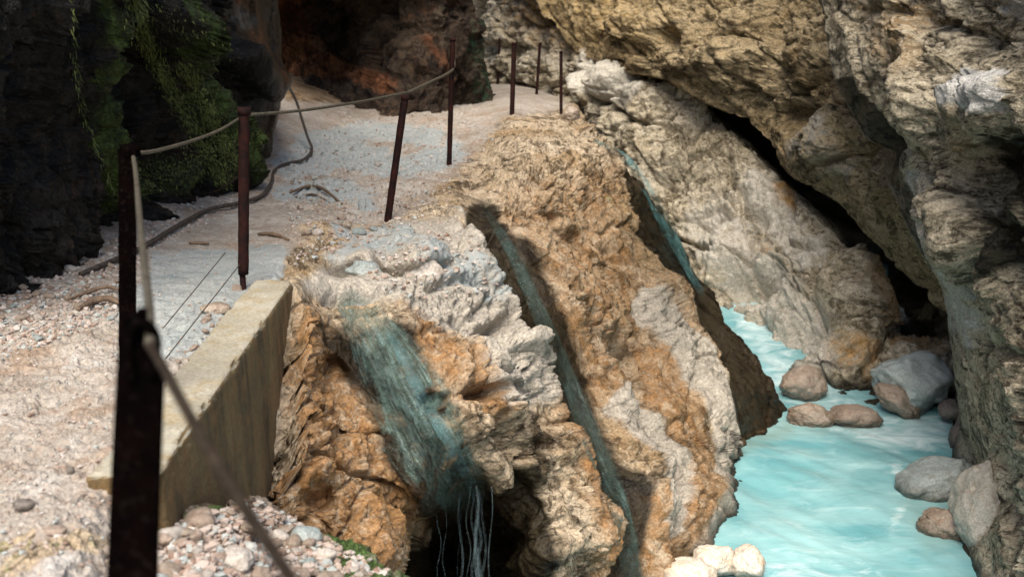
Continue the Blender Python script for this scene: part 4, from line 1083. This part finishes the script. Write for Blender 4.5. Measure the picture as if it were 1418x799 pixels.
# ------------------------------------------------------------------ running water on the slope
def film_mat(name, col, hi, dens, rough=.1):
    k = Nodes(name)
    uv = k.n('ShaderNodeUVMap').outputs[0]
    st = k.noise(1, 6, .7, k.scalevec(uv, (0, 0, 0), (6, 4.5, 1)), 1.4); st2 = k.noise(1, 6, .75, k.scalevec(uv, (0, 0, 0), (20, 6, 1)), 1.6)
    gr = k.noise(26, 5, .75)
    st2 = k.math('ADD', k.math('MULTIPLY', st2, .65), k.math('MULTIPLY', gr, .35))
    sp = k.n('ShaderNodeSeparateXYZ'); k.set(sp.inputs[0], uv)
    edge = k.map(k.math('ADD', k.math('SUBTRACT', 1.0, k.math('ABSOLUTE', k.math('MULTIPLY_ADD', sp.outputs[0], 2, -1.0))), k.math('MULTIPLY_ADD', st, 1.2, -.6)), .05, .35)
    endf = k.math('MULTIPLY', k.map(sp.outputs[1], 0, .1), k.map(sp.outputs[1], .86, 1, 1, .1))
    cov = k.math('MULTIPLY', k.math('MULTIPLY', k.map(st, .34, .62, dens * .35, dens), edge), endf)
    c = k.mix(k.map(st2, .46, .66), col, hi); c = k.mix(k.map(gr, .56, .7, 0, .7), c, tuple(x * .35 for x in col))
    blot = k.noise(7, 6, .75); cov = k.math('MULTIPLY', cov, k.map(blot, .34, .56, .25, 1))
    p = k.principled(Base_Color=c, Roughness=rough, Normal=k.bump(k.math('ADD', st, st2), .8, .03))
    tr = k.n('ShaderNodeBsdfTransparent')
    mx = k.n('ShaderNodeMixShader'); k.set(mx.inputs[0], cov); k.t.links.new(tr.outputs[0], mx.inputs[1]); k.t.links.new(p.outputs[0], mx.inputs[2])
    return k.finish(mx)
M['film1'] = film_mat('thin_water_film', (.09, .15, .115), (.40, .58, .55), .66)
M['film2'] = film_mat('green_water_film', (.045, .085, .07), (.24, .38, .35), .62)
M['film3'] = film_mat('turquoise_water_film', (.08, .20, .20), (.26, .50, .48), .85)
M['fall'] = film_mat('falling_water', (.16, .24, .26), (.40, .5, .52), .4)
M['core'] = film_mat('bright_water_thread', (.14, .30, .31), (.42, .68, .70), .6)
def ribbon(name, line, mat, label, off=.02, nu=14, smooth=3):
    """line: (px, py, half width in pixels); the sheet of water follows the rock under it"""
    cl = spline([(x, y, w) for x, y, w in line], 10)
    N = len(cl)
    g = np.zeros((N, nu, 3))
    for i, c in enumerate(cl):
        t = cl[min(i + 1, N - 1)] - cl[max(i - 1, 0)]; l = math.hypot(t.x, t.y)
        nx_, ny_ = -t.y / l, t.x / l
        for j in range(nu):
            s = (j / (nu - 1) * 2 - 1) * c.z
            p, n = hit(c.x + nx_ * s, c.y + ny_ * s, 'r')
            if (p - Vector(CAM)).length < 6.02 and c.x > 780 and j > 0: g[i, j] = g[i, j - 1]; continue
            g[i, j] = np.array(p + (Vector(CAM) - p).normalized() * off + n * .008)
    for _ in range(smooth):
        m = g.copy(); m[1:-1] = (g[1:-1] * 2 + g[2:] + g[:-2]) / 4; g = m
    bm = bmesh.new(); uvl = bm.loops.layers.uv.new('UVMap')
    vs = [[bm.verts.new(g[i, j]) for j in range(nu)] for i in range(N)]
    for i in range(N - 1):
        for j in range(nu - 1):
            f = bm.faces.new((vs[i][j], vs[i + 1][j], vs[i + 1][j + 1], vs[i][j + 1]))
            for lp, (a, b) in zip(f.loops, ((i, j), (i + 1, j), (i + 1, j + 1), (i, j + 1))): lp[uvl].uv = (b / (nu - 1), a / (N - 1))
    o = link(name, bm, mat); o['kind'] = 'structure'; o['label'] = label
    return o
ribbon('stream', [(470, 405, 14), (492, 428, 28), (530, 480, 46), (565, 550, 58), (600, 620, 62), (640, 680, 46), (655, 705, 30)], M['film1'], 'broad teal trickle fanning over orange tufa', nu=30)
ribbon('stream', [(670, 286, 5), (706, 345, 9), (741, 420, 12), (771, 490, 14), (806, 580, 17), (841, 660, 18), (862, 720, 18), (874, 790, 18), (878, 830, 16)], M['film2'], 'dark green trickle in a groove down the slope', nu=14)
ribbon('stream', [(800, 182, 3), (842, 204, 4), (872, 226, 6), (897, 266, 9), (916, 303, 10), (938, 343, 10), (957, 380, 8), (972, 410, 6)], M['film3'], 'turquoise trickle over the far edge of the ridge', nu=10)
ribbon('stream', [(535, 455, 5), (556, 490, 9), (580, 540, 10), (604, 585, 11), (632, 630, 10), (652, 672, 8), (660, 700, 5)], M['core'], 'bright turquoise thread in the broad trickle', nu=10, off=.035)
def falls():
    rg = random.Random(9)
    strands = [(rg.gauss(658, 10), rg.uniform(676, 692), rg.choice([.6, .8, 1.0, 1.5, 2.2])) for _ in range(10)] + [(rg.uniform(600, 640), rg.uniform(698, 718), rg.choice([.5, .7])) for _ in range(3)]
    for x, y, w in strands:
        p, n = hit(x, y - 14, 'r'); p = p + Vector((0, -.03, -.03))
        d = (p - Vector(CAM)).dot(Vector(FWD)); hw = w * d / F
        bm = bmesh.new(); uvl = bm.loops.layers.uv.new('UVMap')
        N = 24; rows = []; ln_ = rg.uniform(.5, 1)
        for i in range(N):
            t = i / (N - 1); zz = -1.5 * t * ln_
            out = .10 * math.sqrt(t) + .01 * math.sin(i * .9)
            wd = hw * (1 + .5 * t)
            cx = .015 * math.sin(i * .5 + x)
            rows.append([bm.verts.new(p + Vector((cx + math.cos(a) * wd, -out + math.sin(a) * wd * .5, zz))) for a in np.linspace(math.pi, 2 * math.pi, 7)])
        for i in range(N - 1):
            for j in range(6):
                f = bm.faces.new((rows[i][j], rows[i + 1][j], rows[i + 1][j + 1], rows[i][j + 1]))
                for lp, (a, b) in zip(f.loops, ((i, j), (i + 1, j), (i + 1, j + 1), (i, j + 1))): lp[uvl].uv = (b / 6 * .3 + .35, .12 + .8 * a / (N - 1))
        o = link('waterfall', bm, M['fall']); o['kind'] = 'structure'; o['label'] = 'thin strand of water falling into the dark hollow'
falls()

# ------------------------------------------------------------------ hanging moss on the left cliff
def hanging_moss():
    r = random.Random(4)
    bm = bmesh.new()
    lines = [([(185, -20), (200, 50), (235, 120), (270, 180), (312, 255)], 12, 4200, .02, .10), ([(255, 90), (290, 160), (325, 225)], 13, 2400, .02, .09), ([(98, -20), (104, 100), (130, 200), (170, 290)], 4, 200, .04, .16), ([(200, 240), (260, 230), (330, 200)], 24, 2000, .02, .07), ([(215, 0), (260, 50), (310, 90)], 26, 250, .02, .08)]
    for pl, wd, cnt, a, b in lines:
        pts = spline([(x, y, 0) for x, y in pl], 20)
        for _ in range(cnt):
            q = r.choice(pts); x = q.x + r.gauss(0, wd * .6); y = q.y + r.gauss(0, wd * .5)
            p, n = hit(x, y, 'l')
            ln = r.uniform(a, b) * .34; w = r.uniform(.001, .0026)
            side = Vector((r.uniform(-1, 1), r.uniform(-1, 1), 0)).normalized() * w
            p = p + n * .01
            e = p + n * ln * r.uniform(.1, .5) + Vector((r.uniform(-.5, .5) * ln + ln * .3, 0, -ln))
            mid = p.lerp(e, .5) + n * ln * .15
            v = [bm.verts.new(c) for c in (p - side, p + side, mid + side, mid - side, e)]
            bm.faces.new((v[0], v[1], v[2], v[3])); bm.faces.new((v[3], v[2], v[4]))
    k = Nodes('moss_strands'); g = k.n('ShaderNodeNewGeometry'); ri = g.outputs['Random Per Island']
    p = k.principled(Base_Color=k.mix(ri, (.03, .055, .012), (.24, .27, .07)), Roughness=.8)
    k.finish(p)
    o = link('moss', bm, k.m, smooth=False); o['kind'] = 'stuff'; o['label'] = 'green moss strands hanging on the dark cliff'
hanging_moss()

# ------------------------------------------------------------------ light, sky, camera
EL, AZ = math.radians(54), math.radians(189)       # azimuth: clockwise from +Y, the direction the light comes from
sd = Vector((math.sin(AZ) * math.cos(EL), math.cos(AZ) * math.cos(EL), math.sin(EL)))
wd = bpy.data.worlds.new('World'); SC.world = wd; wd.use_nodes = True
nt = wd.node_tree; bg = nt.nodes['Background']
sk = nt.nodes.new('ShaderNodeTexSky'); sk.sky_type = 'NISHITA'; sk.sun_disc = False
sk.sun_elevation = EL; sk.sun_rotation = AZ; sk.air_density = 1.0; sk.dust_density = 3.0; sk.ozone_density = 1.0
nt.links.new(sk.outputs[0], bg.inputs[0]); bg.inputs[1].default_value = .125
sun = bpy.data.lights.new('sun', 'SUN'); sun.energy = 3.1; sun.angle = math.radians(42); sun.color = (1, .93, .82)
so = bpy.data.objects.new('sun', sun); COL.objects.link(so); so.rotation_euler = sd.to_track_quat('Z', 'Y').to_euler()

cam = bpy.data.cameras.new('camera'); co_ = bpy.data.objects.new('camera', cam); COL.objects.link(co_)
cam.sensor_width = 36; cam.lens = F / 1418 * 36; cam.clip_end = 500; cam.clip_start = .05
co_.location = CAM; co_.rotation_euler = (math.pi / 2 - PITCH, 0, 0)
cam.dof.use_dof = True; cam.dof.focus_distance = 6.8; cam.dof.aperture_fstop = 2.6
SC.camera = co_
SC.render.engine = 'CYCLES'
SC.cycles.use_denoising = True
try: SC.cycles.denoiser = 'OPENIMAGEDENOISE'
except Exception: pass
SC.cycles.max_bounces = 6; SC.cycles.diffuse_bounces = 3; SC.cycles.transparent_max_bounces = 8
SC.view_settings.view_transform = 'Standard'; SC.view_settings.look = 'None'
SC.view_settings.exposure = 0.86; SC.view_settings.gamma = 1
